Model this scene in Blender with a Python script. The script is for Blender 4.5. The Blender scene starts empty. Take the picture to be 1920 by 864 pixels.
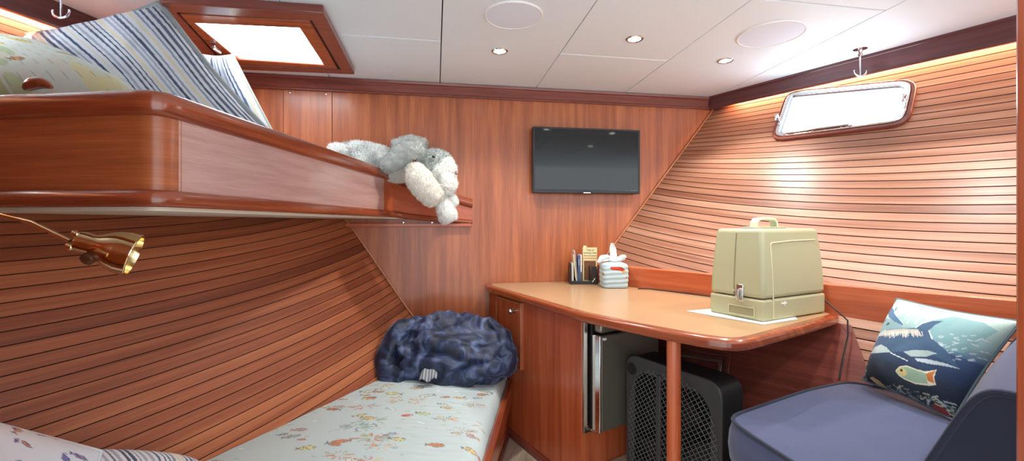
import bpy, bmesh, math, random
import numpy as np
from mathutils import Vector as V, Matrix, noise
PI = math.pi
random.seed(7)
sc = bpy.context.scene
COL = sc.collection

# ------------------------------------------------------------------ measuring
F, CX, HOR = 860.0, 960.0, 420.0          # focal length in pixels, optical axis, horizon line (1920x864 frame)
TH = math.radians(9.9)
EYE = V((0, 0, 1.1))
FW = V((math.sin(TH), math.cos(TH), 0)); RT = V((math.cos(TH), -math.sin(TH), 0)); UP = V((0, 0, 1))
def ray(px, py): return FW + RT*((px-CX)/F) + UP*((HOR-py)/F)
def atZ(px, py, z):
    d = ray(px, py); return EYE + d*((z-EYE.z)/d.z)
def atY(px, py, y):
    d = ray(px, py); return EYE + d*(y/d.y)
def atD(px, py, d): return EYE + ray(px, py)*d
def atP(px, py, p, n):
    d = ray(px, py); return EYE + d*((p-EYE).dot(n)/d.dot(n))
CEIL0, CSL = 1.885, 0.0187
def cz(y): return CEIL0 + (2.6-y)*CSL
def atC(px, py, drop=0.0): return atP(px, py, V((0, 2.6, CEIL0-drop)), V((0, CSL, 1)))
# hull sides: ruled, flaring surfaces   x = xb(z) + (2.6-y) k(z)
xr = lambda z: 1.069+(z-.972)*.78
kr = lambda z: .458+(1.85-z)*.104
xl = lambda z: -.441-(z-1.1)*.657-max(0., z-1.13)*.30
kl = lambda z: -(.40+(1.7-z)*.19)
def hullR(y, z): return V((xr(z)+(2.6-y)*kr(z), y, z))
def hullL(y, z): return V((xl(z)+(2.6-y)*kl(z), y, z))
def atH(px, py, side):
    xb, k = (xr, kr) if side > 0 else (xl, kl)
    d = ray(px, py)
    f = lambda t: (lambda p: p.x-xb(p.z)-(2.6-p.y)*k(p.z))(EYE+d*t)
    lo = .2; s = f(lo) > 0; hi = 4.
    t = lo
    while t < 4.:
        if (f(t) > 0) != s: hi = t; break
        lo = t; t += .01
    for _ in range(40):
        m = (lo+hi)/2
        if (f(m) > 0) == s: lo = m
        else: hi = m
    return EYE+d*lo
def hnorm(p, side):
    h = hullR if side > 0 else hullL
    e = .01
    a = h(p.y+e, p.z)-h(p.y-e, p.z); b = h(p.y, p.z+e)-h(p.y, p.z-e)
    n = a.cross(b).normalized()
    return n if n.x*side < 0 else -n

# ------------------------------------------------------------------ colours / materials
def lin(c):
    c = c/255.0
    return c/12.92 if c <= .04045 else ((c+.055)/1.055)**2.4
def S(r, g, b): return (lin(r), lin(g), lin(b), 1)
def newmat(name):
    m = bpy.data.materials.new(name); m.use_nodes = True
    nt = m.node_tree; b = nt.nodes['Principled BSDF']
    return m, nt, b
def plain(name, col, rough=.5, metal=0, spec=.5, coat=0, noise_amt=0, noise_scale=60, bump=0, bscale=200, sheen=0):
    m, nt, b = newmat(name)
    b.inputs['Base Color'].default_value = col
    b.inputs['Roughness'].default_value = rough; b.inputs['Metallic'].default_value = metal
    b.inputs['Specular IOR Level'].default_value = spec
    b.inputs['Coat Weight'].default_value = coat; b.inputs['Coat Roughness'].default_value = .12
    b.inputs['Sheen Weight'].default_value = sheen; b.inputs['Sheen Roughness'].default_value = .4
    tc = nt.nodes.new('ShaderNodeTexCoord')
    if noise_amt:
        n = nt.nodes.new('ShaderNodeTexNoise'); n.inputs['Scale'].default_value = noise_scale; n.inputs['Detail'].default_value = 4
        nt.links.new(tc.outputs['Object'], n.inputs['Vector'])
        mx = nt.nodes.new('ShaderNodeMix'); mx.data_type = 'RGBA'
        mx.inputs['A'].default_value = tuple(c*(1-noise_amt) for c in col[:3])+(1,)
        mx.inputs['B'].default_value = tuple(min(1, c*(1+noise_amt)) for c in col[:3])+(1,)
        nt.links.new(n.outputs['Fac'], mx.inputs['Factor']); nt.links.new(mx.outputs['Result'], b.inputs['Base Color'])
    if bump:
        n2 = nt.nodes.new('ShaderNodeTexNoise'); n2.inputs['Scale'].default_value = bscale; n2.inputs['Detail'].default_value = 3
        nt.links.new(tc.outputs['Object'], n2.inputs['Vector'])
        bp = nt.nodes.new('ShaderNodeBump'); bp.inputs['Strength'].default_value = bump; bp.inputs['Distance'].default_value = .003
        nt.links.new(n2.outputs['Fac'], bp.inputs['Height']); nt.links.new(bp.outputs['Normal'], b.inputs['Normal'])
    return m
def wood(name, dark, mid, light, rough=.34, coat=.25, su=1.3, sv=24, spec=.5):
    m, nt, b = newmat(name); N = nt.nodes.new; L = nt.links.new
    uv = N('ShaderNodeUVMap'); uv.uv_map = 'UV'
    mp = N('ShaderNodeMapping'); mp.inputs['Scale'].default_value = (su, sv, 1); L(uv.outputs['UV'], mp.inputs['Vector'])
    n1 = N('ShaderNodeTexNoise'); n1.inputs['Scale'].default_value = 1; n1.inputs['Detail'].default_value = 5; n1.inputs['Roughness'].default_value = .55
    n1.inputs['Distortion'].default_value = .4; L(mp.outputs['Vector'], n1.inputs['Vector'])
    mp2 = N('ShaderNodeMapping'); mp2.inputs['Scale'].default_value = (su*5, sv*9, 1); L(uv.outputs['UV'], mp2.inputs['Vector'])
    n2 = N('ShaderNodeTexNoise'); n2.inputs['Scale'].default_value = 1; n2.inputs['Detail'].default_value = 3; L(mp2.outputs['Vector'], n2.inputs['Vector'])
    mixn = N('ShaderNodeMath'); mixn.operation = 'MULTIPLY_ADD'; mixn.inputs[1].default_value = .3
    L(n2.outputs['Fac'], mixn.inputs[0])
    sc1 = N('ShaderNodeMath'); sc1.operation = 'MULTIPLY'; sc1.inputs[1].default_value = .7; L(n1.outputs['Fac'], sc1.inputs[0])
    L(sc1.outputs[0], mixn.inputs[2])
    at = N('ShaderNodeAttribute'); at.attribute_name = 'tone'
    ad = N('ShaderNodeMath'); ad.operation = 'ADD'; L(mixn.outputs[0], ad.inputs[0]); L(at.outputs['Fac'], ad.inputs[1])
    cr = N('ShaderNodeValToRGB'); e = cr.color_ramp.elements
    e[0].position = .3; e[0].color = dark; e[1].position = .7; e[1].color = light
    k = e.new(.5); k.color = mid
    L(ad.outputs[0], cr.inputs['Fac']); L(cr.outputs['Color'], b.inputs['Base Color'])
    b.inputs['Roughness'].default_value = rough; b.inputs['Coat Weight'].default_value = coat; b.inputs['Coat Roughness'].default_value = .15
    b.inputs['Specular IOR Level'].default_value = spec
    bp = N('ShaderNodeBump'); bp.inputs['Strength'].default_value = .06; bp.inputs['Distance'].default_value = .002
    L(n2.outputs['Fac'], bp.inputs['Height']); L(bp.outputs['Normal'], b.inputs['Normal'])
    return m
def printed(name, rough=.85, bump=.25, bscale=350, sheen=.1, metal=0):
    """fabric whose printed pattern is stored on the cloth as a colour layer"""
    m, nt, b = newmat(name); N = nt.nodes.new; L = nt.links.new
    at = N('ShaderNodeAttribute'); at.attribute_name = 'print'
    L(at.outputs['Color'], b.inputs['Base Color'])
    b.inputs['Roughness'].default_value = rough; b.inputs['Sheen Weight'].default_value = sheen; b.inputs['Specular IOR Level'].default_value = .25
    tc = N('ShaderNodeTexCoord'); n = N('ShaderNodeTexNoise'); n.inputs['Scale'].default_value = bscale; n.inputs['Detail'].default_value = 2
    L(tc.outputs['Object'], n.inputs['Vector'])
    bp = N('ShaderNodeBump'); bp.inputs['Strength'].default_value = bump; bp.inputs['Distance'].default_value = .002
    L(n.outputs['Fac'], bp.inputs['Height']); L(bp.outputs['Normal'], b.inputs['Normal'])
    return m
def emit(name, col, strength):
    m, nt, b = newmat(name)
    b.inputs['Base Color'].default_value = col; b.inputs['Roughness'].default_value = .1
    b.inputs['Emission Color'].default_value = col; b.inputs['Emission Strength'].default_value = strength
    return m
M = {}
M['maho'] = wood('mahogany_veneer', S(132, 68, 38), S(170, 92, 52), S(196, 118, 70), rough=.36, coat=.2)
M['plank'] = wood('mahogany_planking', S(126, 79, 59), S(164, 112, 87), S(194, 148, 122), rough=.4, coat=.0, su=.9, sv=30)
M['plank_port'] = wood('shaded_mahogany_planking', S(116, 58, 36), S(152, 82, 50), S(182, 110, 70), rough=.45, coat=.0, su=.9, sv=30)  # darker copy of the planking; shade on the left side put into its colour
M['rail'] = wood('varnished_mahogany', S(112, 50, 30), S(146, 68, 38), S(174, 90, 52), rough=.22, coat=.6, su=2, sv=40)
M['trim'] = wood('dark_mahogany_trim', S(98, 46, 36), S(122, 60, 48), S(146, 78, 62), rough=.3, coat=.4, su=2, sv=40)
M['rednew'] = wood('red_mahogany', S(150, 68, 38), S(184, 90, 52), S(206, 112, 70), rough=.33, coat=.3)
M['val'] = wood('dark_valance_mahogany', S(66, 28, 30), S(86, 38, 40), S(108, 52, 52), rough=.3, coat=.4, su=2, sv=40)
M['bead'] = wood('pale_wood_bead', S(150, 90, 55), S(185, 120, 80), S(205, 145, 100), su=3, sv=60)
M['groove'] = plain('dark_plank_seam', S(80, 40, 26), .8)
M['void'] = plain('dark_void', S(30, 28, 28), .9)
M['ceil'] = plain('white_vinyl_headliner', S(230, 241, 248), .55, spec=.35, noise_amt=.012, noise_scale=8, bump=.04, bscale=500)
M['cream'] = plain('cream_vinyl', S(222, 214, 196), .6, noise_amt=.03, noise_scale=6, bump=.05, bscale=300)
M['floor'] = wood('pale_wood_look_floor', S(150, 132, 110), S(190, 174, 150), S(214, 202, 182), rough=.5, coat=0, su=4, sv=30)
M['grille'] = plain('white_speaker_cloth', S(226, 236, 250), .7, bump=.15, bscale=900)
M['white'] = plain('white_plastic', S(235, 236, 236), .4)
M['chrome'] = plain('polished_chrome', S(225, 228, 232), .12, 1)
M['steel'] = plain('brushed_steel', S(178, 170, 160), .32, 1, noise_amt=.05, noise_scale=20)
M['steel2'] = plain('satin_steel_door', S(146, 139, 126), .38, .7, noise_amt=.06, noise_scale=14)
M['brass'] = plain('polished_brass', S(240, 216, 168), .1, 1)
M['black'] = plain('black_plastic', S(22, 22, 24), .35)
M['blackm'] = plain('matt_black', S(28, 28, 30), .6)
M['fan'] = plain('fan_black_plastic', S(60, 63, 62), .5)
M['fanwire'] = plain('fan_grille_wire', S(98, 100, 98), .45)
M['screen'] = plain('tv_glass', S(4, 7, 8), .05, spec=.5)
M['case'] = plain('olive_beige_hard_plastic', S(172, 169, 134), .42, noise_amt=.02, noise_scale=5, bump=.06, bscale=700)
M['casel'] = plain('olive_plastic_seam', S(196, 190, 156), .4)
M['paper'] = plain('white_paper', S(238, 236, 228), .8)
M['desk'] = plain('tan_laminate', S(176, 140, 104), .3, noise_amt=.05, noise_scale=3, coat=.15)
M['navy'] = plain('navy_canvas', S(66, 74, 106), .85, noise_amt=.06, noise_scale=12, bump=.3, bscale=900, sheen=.25)
M['navyd'] = plain('dark_navy_canvas', S(26, 34, 54), .85, noise_amt=.06, noise_scale=12, bump=.3, bscale=900, sheen=.15)
M['cord'] = plain('black_cable', S(24, 20, 20), .5)
M['print'] = printed('printed_cotton')
M['fur'] = printed('plush_fur', .95, .9, 160, .6)
M['tissue'] = plain('soft_tissue', S(232, 236, 234), .9)
M['bulb'] = emit('lamp_glow', (1, .93, .8, 1), 14)
M['sky'] = emit('bright_daylight_pane', (.80, .91, 1, 1), 5)
M['sky2'] = emit('bright_daylight_pane_left', (.82, .92, 1, 1), 13)
M['hatch'] = emit('frosted_hatch_lens', (.84, .93, 1, 1), 9)
M['green'] = plain('green_tag', S(170, 205, 120), .6)
M['red'] = plain('red_indicator', S(190, 40, 30), .4)
M['ink'] = plain('dark_ink', S(70, 66, 50), .7)
def velvet():
    m, nt, b = newmat('navy_crushed_velvet'); N = nt.nodes.new; L = nt.links.new
    tc = N('ShaderNodeTexCoord'); n = N('ShaderNodeTexNoise'); n.inputs['Scale'].default_value = 11; n.inputs['Detail'].default_value = 5; n.inputs['Distortion'].default_value = 1.4
    L(tc.outputs['Object'], n.inputs['Vector'])
    cr = N('ShaderNodeValToRGB'); e = cr.color_ramp.elements
    e[0].position = .36; e[0].color = S(16, 24, 42); e[1].position = .74; e[1].color = S(98, 114, 150); k = e.new(.54); k.color = S(34, 48, 80)
    L(n.outputs['Fac'], cr.inputs['Fac']); L(cr.outputs['Color'], b.inputs['Base Color'])
    b.inputs['Roughness'].default_value = .55; b.inputs['Sheen Weight'].default_value = .5; b.inputs['Sheen Roughness'].default_value = .3
    b.inputs['Sheen Tint'].default_value = S(170, 185, 220)
    n2 = N('ShaderNodeTexNoise'); n2.inputs['Scale'].default_value = 260; L(tc.outputs['Object'], n2.inputs['Vector'])
    bp = N('ShaderNodeBump'); bp.inputs['Strength'].default_value = .35; bp.inputs['Distance'].default_value = .003
    L(n2.outputs['Fac'], bp.inputs['Height']); L(bp.outputs['Normal'], b.inputs['Normal'])
    return m
M['velvet'] = velvet()

# ------------------------------------------------------------------ mesh builder
class MB:
    def __init__(s): s.v = []; s.f = []; s.mi = []; s.uv = []; s.tone = []; s.cols = None
    def vert(s, p): s.v.append(V(p)); return len(s.v)-1
    def face(s, idx, mi=0, uv=None, tone=0.0): s.f.append(list(idx)); s.mi.append(mi); s.uv.append(uv); s.tone.append(tone)
    def prism(s, pts, up, mi=0, mtop=None, tone=0.):
        n = len(pts); up = V(up); a = [s.vert(p) for p in pts]; b = [s.vert(V(p)+up) for p in pts]
        s.face(a[::-1], mi, None, tone); s.face(b, mi if mtop is None else mtop, None, tone)
        for i in range(n): s.face([a[i], a[(i+1) % n], b[(i+1) % n], b[i]], mi, None, tone)
    def box(s, c, size, B=None, mi=0, tone=0.):
        ex, ey, ez = B if B else (V((1, 0, 0)), V((0, 1, 0)), V((0, 0, 1)))
        c = V(c); x, y, z = (ex*size[0]/2, ey*size[1]/2, ez*size[2]/2)
        s.prism([c-x-y-z, c+x-y-z, c+x+y-z, c-x+y-z], z*2, mi, None, tone)
    def tube(s, pts, r, n=10, caps=True, mi=0, closed=False):
        pts = [V(p) for p in pts]; m = len(pts)
        rs = list(r) if isinstance(r, (list, tuple)) else [r]*m
        rings = []; nrm = None
        for i in range(m):
            if closed: t = (pts[(i+1) % m]-pts[i-1]).normalized()
            else: t = (pts[min(i+1, m-1)]-pts[max(i-1, 0)]).normalized()
            if nrm is None:
                nrm = t.cross(V((0, 0, 1)))
                if nrm.length < .1: nrm = t.cross(V((1, 0, 0)))
                nrm.normalize()
            else:
                nrm = nrm-t*nrm.dot(t)
                if nrm.length < 1e-6: nrm = t.orthogonal()
                nrm.normalize()
            b = t.cross(nrm)
            rings.append([s.vert(pts[i]+(nrm*math.cos(2*PI*k/n)+b*math.sin(2*PI*k/n))*rs[i]) for k in range(n)])
        for i in range(m if closed else m-1):
            A, Bq = rings[i], rings[(i+1) % m]
            for k in range(n): s.face([A[k], A[(k+1) % n], Bq[(k+1) % n], Bq[k]], mi)
        if caps and not closed: s.face(rings[0][::-1], mi); s.face(rings[-1], mi)
    def lathe(s, o, axis, prof, n=24, mi=0, caps=True):
        o = V(o); a = V(axis).normalized(); e1 = a.orthogonal().normalized(); e2 = a.cross(e1); rings = []
        for r, h in prof:
            r = max(r, 1e-4)
            rings.append([s.vert(o+a*h+(e1*math.cos(2*PI*k/n)+e2*math.sin(2*PI*k/n))*r) for k in range(n)])
        for A, Bq in zip(rings, rings[1:]):
            for k in range(n): s.face([A[k], A[(k+1) % n], Bq[(k+1) % n], Bq[k]], mi)
        if caps: s.face(rings[0][::-1], mi); s.face(rings[-1], mi)
    def grid(s, fn, nu, nv, mi=0, wu=False, uvf=None, tone=0.):
        ids = [[s.vert(fn(i/(nu if wu else nu-1), j/(nv-1))) for j in range(nv)] for i in range(nu)]
        for i in range(nu if wu else nu-1):
            for j in range(nv-1):
                i2 = (i+1) % nu
                u = None
                if uvf: u = [uvf(i/(nu-1), j/(nv-1)), uvf((i+1)/(nu-1), j/(nv-1)), uvf((i+1)/(nu-1), (j+1)/(nv-1)), uvf(i/(nu-1), (j+1)/(nv-1))]
                s.face([ids[i][j], ids[i2][j], ids[i2][j+1], ids[i][j+1]], mi, u, tone)
        return ids
    def sections_uv(s, secs):
        """closed sections joined along a path, grain running along the path"""
        ids = [[s.vert(p) for p in q] for q in secs]; n = len(ids[0]); u = [0.]
        for a, b in zip(secs, secs[1:]): u.append(u[-1]+(b[0]-a[0]).length)
        v = [0.]
        for k in range(n): v.append(v[-1]+(secs[0][(k+1) % n]-secs[0][k]).length)
        for i in range(len(ids)-1):
            for k in range(n):
                s.face([ids[i][k], ids[i][(k+1) % n], ids[i+1][(k+1) % n], ids[i+1][k]], 0, [(u[i], v[k]), (u[i], v[k+1]), (u[i+1], v[k+1]), (u[i+1], v[k])])
        s.face(ids[0][::-1]); s.face(ids[-1])
    def sections(s, secs, mi=0, caps=True, closed=True):
        ids = [[s.vert(p) for p in q] for q in secs]; n = len(ids[0])
        for A, Bq in zip(ids, ids[1:]):
            for k in range(n if closed else n-1): s.face([A[k], A[(k+1) % n], Bq[(k+1) % n], Bq[k]], mi)
        if caps: s.face(ids[0][::-1], mi); s.face(ids[-1], mi)
    def blob(s, c, A, nu=28, nv=18, disp=None, colf=None, mi=0):
        """ellipsoid: centre c, three axis vectors A (A[2] = poles)"""
        c = V(c); a0, a1, a2 = [V(a) for a in A]
        if s.cols is None and colf: s.cols = []
        def put(d):
            p = c+a0*d.x+a1*d.y+a2*d.z
            if disp: p = p+(a0.normalized()*d.x+a1.normalized()*d.y+a2.normalized()*d.z)*disp(p, d)
            if colf: s.cols.append(colf(p, d))
            return s.vert(p)
        top = put(V((0, 0, 1))); bot = put(V((0, 0, -1)))
        rows = []
        for j in range(1, nv):
            t = PI*j/nv
            rows.append([put(V((math.sin(t)*math.cos(2*PI*i/nu), math.sin(t)*math.sin(2*PI*i/nu), math.cos(t)))) for i in range(nu)])
        for i in range(nu):
            i2 = (i+1) % nu
            s.face([top, rows[0][i], rows[0][i2]], mi); s.face([bot, rows[-1][i2], rows[-1][i]], mi)
            for j in range(nv-2): s.face([rows[j][i], rows[j+1][i], rows[j+1][i2], rows[j][i2]], mi)
    def fur(s, dens, ln, comb, rnd):
        """short plush tufts standing on the surface"""
        F0 = list(s.f); comb = V(comb)
        for f in F0:
            p = [s.v[i] for i in f]
            if len(p) == 3: p = p+[p[2]]; f = list(f)+[f[2]]
            nn = (p[1]-p[0]).cross(p[3]-p[0])+(p[2]-p[1]).cross(p[3]-p[1]); ar = nn.length*.5
            if ar < 1e-9: continue
            nn.normalize()
            if nn.dot(sum(p, V())/4-s.cen) < 0: nn = -nn
            k = ar*dens; k = int(k)+(1 if rnd.random() < k-int(k) else 0)
            for _ in range(k):
                a, b = rnd.random(), rnd.random(); q = lerp(lerp(p[0], p[1], a), lerp(p[3], p[2], a), b)
                t = (nn*.55+comb*.6+V((rnd.gauss(0, .35), rnd.gauss(0, .35), rnd.gauss(0, .35)))).normalized(); sd = t.cross(nn)
                if sd.length < .1: continue
                sd.normalize(); l = ln*rnd.uniform(.5, 1.2); g = rnd.uniform(.86, 1.08)
                c = s.cols[f[0]]; c = tuple(min(1, x*g) for x in c[:3])
                i0 = s.vert(q-nn*.002-sd*.0016); i1 = s.vert(q-nn*.002+sd*.0016); i2 = s.vert(q+t*l)
                s.cols += [c, c, c]; s.face([i0, i1, i2])
    def build(s, name, mat, parent=None, grain=(0, 0, 1), bevel=0, seg=2, smooth=True, angle=35, loc=None, sub=0, fixn=True):
        me = bpy.data.meshes.new(name)
        if parent is not None: off = org(parent)
        elif loc is not None: off = V(loc)
        else:
            lo = V((min(p.x for p in s.v), min(p.y for p in s.v), min(p.z for p in s.v))); hi = V((max(p.x for p in s.v), max(p.y for p in s.v), max(p.z for p in s.v)))
            off = V(((lo.x+hi.x)/2, (lo.y+hi.y)/2, lo.z))
        me.from_pydata([tuple(p-off) for p in s.v], [], s.f)
        mats = mat if isinstance(mat, (list, tuple)) else [mat]
        for m in mats: me.materials.append(m)
        me.polygons.foreach_set('material_index', s.mi)
        g = V(grain).normalized()
        me.update()
        if s.cols is None:
            lay = me.uv_layers.new(name='UV'); 
            for pi, poly in enumerate(me.polygons):
                uv = s.uv[pi]
                if uv:
                    for k, li in enumerate(poly.loop_indices): lay.data[li].uv = uv[k]
                else:
                    n = poly.normal; t = n.cross(g)
                    if t.length < .15: t = g.orthogonal(); gg = n.cross(t).normalized(); t = t.normalized()
                    else: t = t.normalized(); gg = g
                    for li in poly.loop_indices:
                        p = s.v[me.loops[li].vertex_index]
                        lay.data[li].uv = (p.dot(gg), p.dot(t))
            if any(s.tone):
                at = me.attributes.new('tone', 'FLOAT', 'FACE'); at.data.foreach_set('value', s.tone)
        else:
            at = me.attributes.new('print', 'FLOAT_COLOR', 'POINT')
            a = np.ones((len(s.v), 4), dtype=np.float32); a[:, :3] = np.asarray([tuple(c)[:3] for c in s.cols], dtype=np.float32)
            at.data.foreach_set('color', a.ravel())
        if fixn:
            bm = bmesh.new(); bm.from_mesh(me); bmesh.ops.recalc_face_normals(bm, faces=bm.faces); bm.to_mesh(me); bm.free()
        if smooth:
            me.shade_smooth()
            me.set_sharp_from_angle(angle=math.radians(angle))
        o = bpy.data.objects.new(name, me); COL.objects.link(o)
        if parent is not None: o.parent = parent
        else: o.location = off
        if bevel:
            b = o.modifiers.new('bevel', 'BEVEL'); b.width = bevel; b.segments = seg; b.limit_method = 'ANGLE'; b.angle_limit = math.radians(40); b.harden_normals = False
        if sub:
            b = o.modifiers.new('sub', 'SUBSURF'); b.levels = sub; b.render_levels = sub
        return o
def org(o):
    p = V(o.location); q = o.parent
    while q: p = p+V(q.location); q = q.parent
    return p
def tag(o, label, cat, group=None, kind=None):
    o['label'] = label; o['category'] = cat
    if group: o['group'] = group
    if kind: o['kind'] = kind
    return o
def thing(name, label, cat, loc, group=None, kind=None):
    o = bpy.data.objects.new(name, None); COL.objects.link(o); o.location = loc; o.empty_display_size = .05
    return tag(o, label, cat, group, kind)
def lerp(a, b, t): return a+(b-a)*t
def nz(p, s=1., seed=0.): return noise.noise(V((p[0]*s+seed, p[1]*s+seed*1.7, p[2]*s-seed)))
def fbm(p, s=1., o=4, seed=0.):
    a = 0; w = 1; t = 0
    for i in range(o): a += nz(p, s*2**i, seed+i*9.1)*w; t += w; w *= .5
    return a/t

class Paint:
    """paints a printed pattern on a cloth whose points have pattern coordinates X, Y"""
    def __init__(s, X, Y, col): s.X = np.asarray(X, float); s.Y = np.asarray(Y, float); s.C = np.tile(np.array(col[:3]), (len(s.X), 1))
    def sel(s, x0, x1, y0, y1): return np.nonzero((s.X >= x0) & (s.X <= x1) & (s.Y >= y0) & (s.Y <= y1))[0]
    def put(s, idx, m, col, a=1.):
        k = idx[m]; s.C[k] = s.C[k]*(1-a)+np.array(col[:3])*a
    def poly(s, pts, col, a=1.):
        xs = [p[0] for p in pts]; ys = [p[1] for p in pts]
        idx = s.sel(min(xs), max(xs), min(ys), max(ys))
        if not len(idx): return
        x = s.X[idx]; y = s.Y[idx]; ins = np.zeros(len(idx), bool); n = len(pts)
        for i in range(n):
            x1, y1 = pts[i]; x2, y2 = pts[(i+1) % n]
            if y1 == y2: continue
            c = ((y1 > y) != (y2 > y)) & (x < (x2-x1)*(y-y1)/(y2-y1)+x1); ins ^= c
        s.put(idx, ins, col, a)
    def ell(s, cx, cy, rx, ry, rot, col, a=1.):
        R = max(rx, ry); idx = s.sel(cx-R, cx+R, cy-R, cy+R)
        if not len(idx): return
        x = s.X[idx]-cx; y = s.Y[idx]-cy; c, q = math.cos(rot), math.sin(rot)
        s.put(idx, ((x*c+y*q)/rx)**2+((-x*q+y*c)/ry)**2 < 1, col, a)
    def line(s, p, q, w, col, a=1.):
        idx = s.sel(min(p[0], q[0])-w, max(p[0], q[0])+w, min(p[1], q[1])-w, max(p[1], q[1])+w)
        if not len(idx): return
        dx, dy = q[0]-p[0], q[1]-p[1]; L2 = dx*dx+dy*dy+1e-12
        t = np.clip(((s.X[idx]-p[0])*dx+(s.Y[idx]-p[1])*dy)/L2, 0, 1)
        d = np.hypot(s.X[idx]-p[0]-t*dx, s.Y[idx]-p[1]-t*dy); s.put(idx, d < w/2, col, a)
    def fish(s, x, y, L, rot, cb, cs, rnd):
        c, q = math.cos(rot), math.sin(rot); T = lambda a, b: (x+(a*c-b*q)*L, y+(a*q+b*c)*L)
        s.poly([T(-.28, 0), T(-.52, .2), T(-.45, 0), T(-.52, -.2)], cs)
        out = [T(.5*math.cos(t)*.8+.06, .2*math.sin(t)) for t in np.linspace(0, 2*PI, 18)[:-1]]
        s.poly(out, cs); s.poly([T(.5*math.cos(t)*.7+.06, .155*math.sin(t)) for t in np.linspace(0, 2*PI, 18)[:-1]], cb)
        for k in range(rnd.randint(1, 4)): a = -.15+.14*k; s.line(T(a, .13), T(a+.04, -.13), .035*L, cs)
        s.ell(*T(.3, .04), .03*L, .03*L, 0, S(40, 45, 50))
    def coral(s, x, y, R, cols, rnd, n=26):
        for k in range(n):
            a = rnd.uniform(0, 2*PI); c = rnd.choice(cols); r0 = rnd.uniform(.1, .6)*R; r1 = r0+rnd.uniform(.2, .5)*R
            p = (x+r0*math.cos(a)*1.5, y+r0*math.sin(a)*.7)
            b = a+rnd.uniform(-.5, .5)
            s.line(p, (p[0]+(r1-r0)*math.cos(b)*1.4, p[1]+(r1-r0)*math.sin(b)*.8), rnd.uniform(.05, .12)*R, c, rnd.uniform(.6, .95))
SEA = [S(196, 132, 78), S(188, 92, 58), S(120, 140, 150), S(98, 118, 132), S(176, 178, 120), S(150, 166, 120), S(205, 180, 120)]
def sea_print(P, x0, x1, y0, y1, rnd, dens=1., size=.07):
    area = (x1-x0)*(y1-y0)
    for k in range(int(area*26*dens)):
        P.coral(rnd.uniform(x0, x1), rnd.uniform(y0, y1), size*rnd.uniform(.45, .8), rnd.sample(SEA, 3), rnd, rnd.randint(14, 34))
    for k in range(int(area*95*dens)):
        cb = rnd.choice([S(214, 176, 96), S(206, 196, 120), S(196, 112, 62), S(205, 210, 195), S(150, 165, 170), S(188, 200, 150), S(186, 84, 60)])
        cs = rnd.choice([S(86, 96, 104), S(120, 110, 84), S(170, 74, 48), S(100, 112, 88), S(96, 104, 116)])
        P.fish(rnd.uniform(x0, x1), rnd.uniform(y0, y1), size*rnd.uniform(.4, 1.05), rnd.choice([0, PI])+rnd.uniform(-.4, .4), cb, cs, rnd)
    for k in range(int(area*120*dens)):
        x, y = rnd.uniform(x0, x1), rnd.uniform(y0, y1); a = rnd.uniform(-.5, .5); l = size*rnd.uniform(.1, .35)
        P.line((x, y), (x+l*math.cos(a), y+l*math.sin(a)), size*.06, rnd.choice([S(140, 152, 158), S(166, 150, 110), S(150, 165, 120), S(240, 240, 236)]), .8)

# ================================================================== SETTING
def plank_g(s, z):
    """how far a plank edge has risen towards the bow"""
    fac = min(1., max(.15, 1-(z-1.2)*1.6)); t = max(0., 1-s/1.5)
    return .155*t*t*fac
def hull_wall(name, side, y0, z0, z1, label):
    h = hullR if side > 0 else hullL
    mb = MB(); pitch = .0325; e = .0019 if side > 0 else .0013; ns = 30
    rnd = random.Random(3 if side > 0 else 5)
    N0 = int((z0-.25)/pitch); zs = []
    z = z0-.2
    ss = [(2.6-y0)*i/(ns-1) for i in range(ns)]
    cols = []
    def row(zz, dep):
        out = []
        for q in ss:
            zq = zz+plank_g(q, zz); p = h(2.6-q, zq)
            if dep: p = p-hnorm(p, side)*dep
            out.append(mb.vert(p))
        return out
    k = 0
    prev = row(z, .004)
    while z < z1:
        a = row(z+e, 0); b = row(z+pitch-e, 0); c = row(z+pitch, .004)
        tone = rnd.gauss(0, .055); uo = rnd.uniform(0, 9)
        for i in range(ns-1):
            mb.face([prev[i], prev[i+1], a[i+1], a[i]], 1)
            mb.face([a[i], a[i+1], b[i+1], b[i]], 0, [(ss[i]+uo, z), (ss[i+1]+uo, z), (ss[i+1]+uo, z+pitch), (ss[i]+uo, z+pitch)], tone)
            mb.face([b[i], b[i+1], c[i+1], c[i]], 1)
        prev = c; z += pitch
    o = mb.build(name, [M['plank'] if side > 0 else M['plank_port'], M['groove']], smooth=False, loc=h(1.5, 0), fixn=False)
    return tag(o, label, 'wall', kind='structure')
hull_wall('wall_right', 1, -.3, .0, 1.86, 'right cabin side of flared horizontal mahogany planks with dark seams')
hull_wall('wall_left', -1, -.3, .0, 1.86, 'left cabin side of flared mahogany planks beneath the upper bunk')

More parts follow.
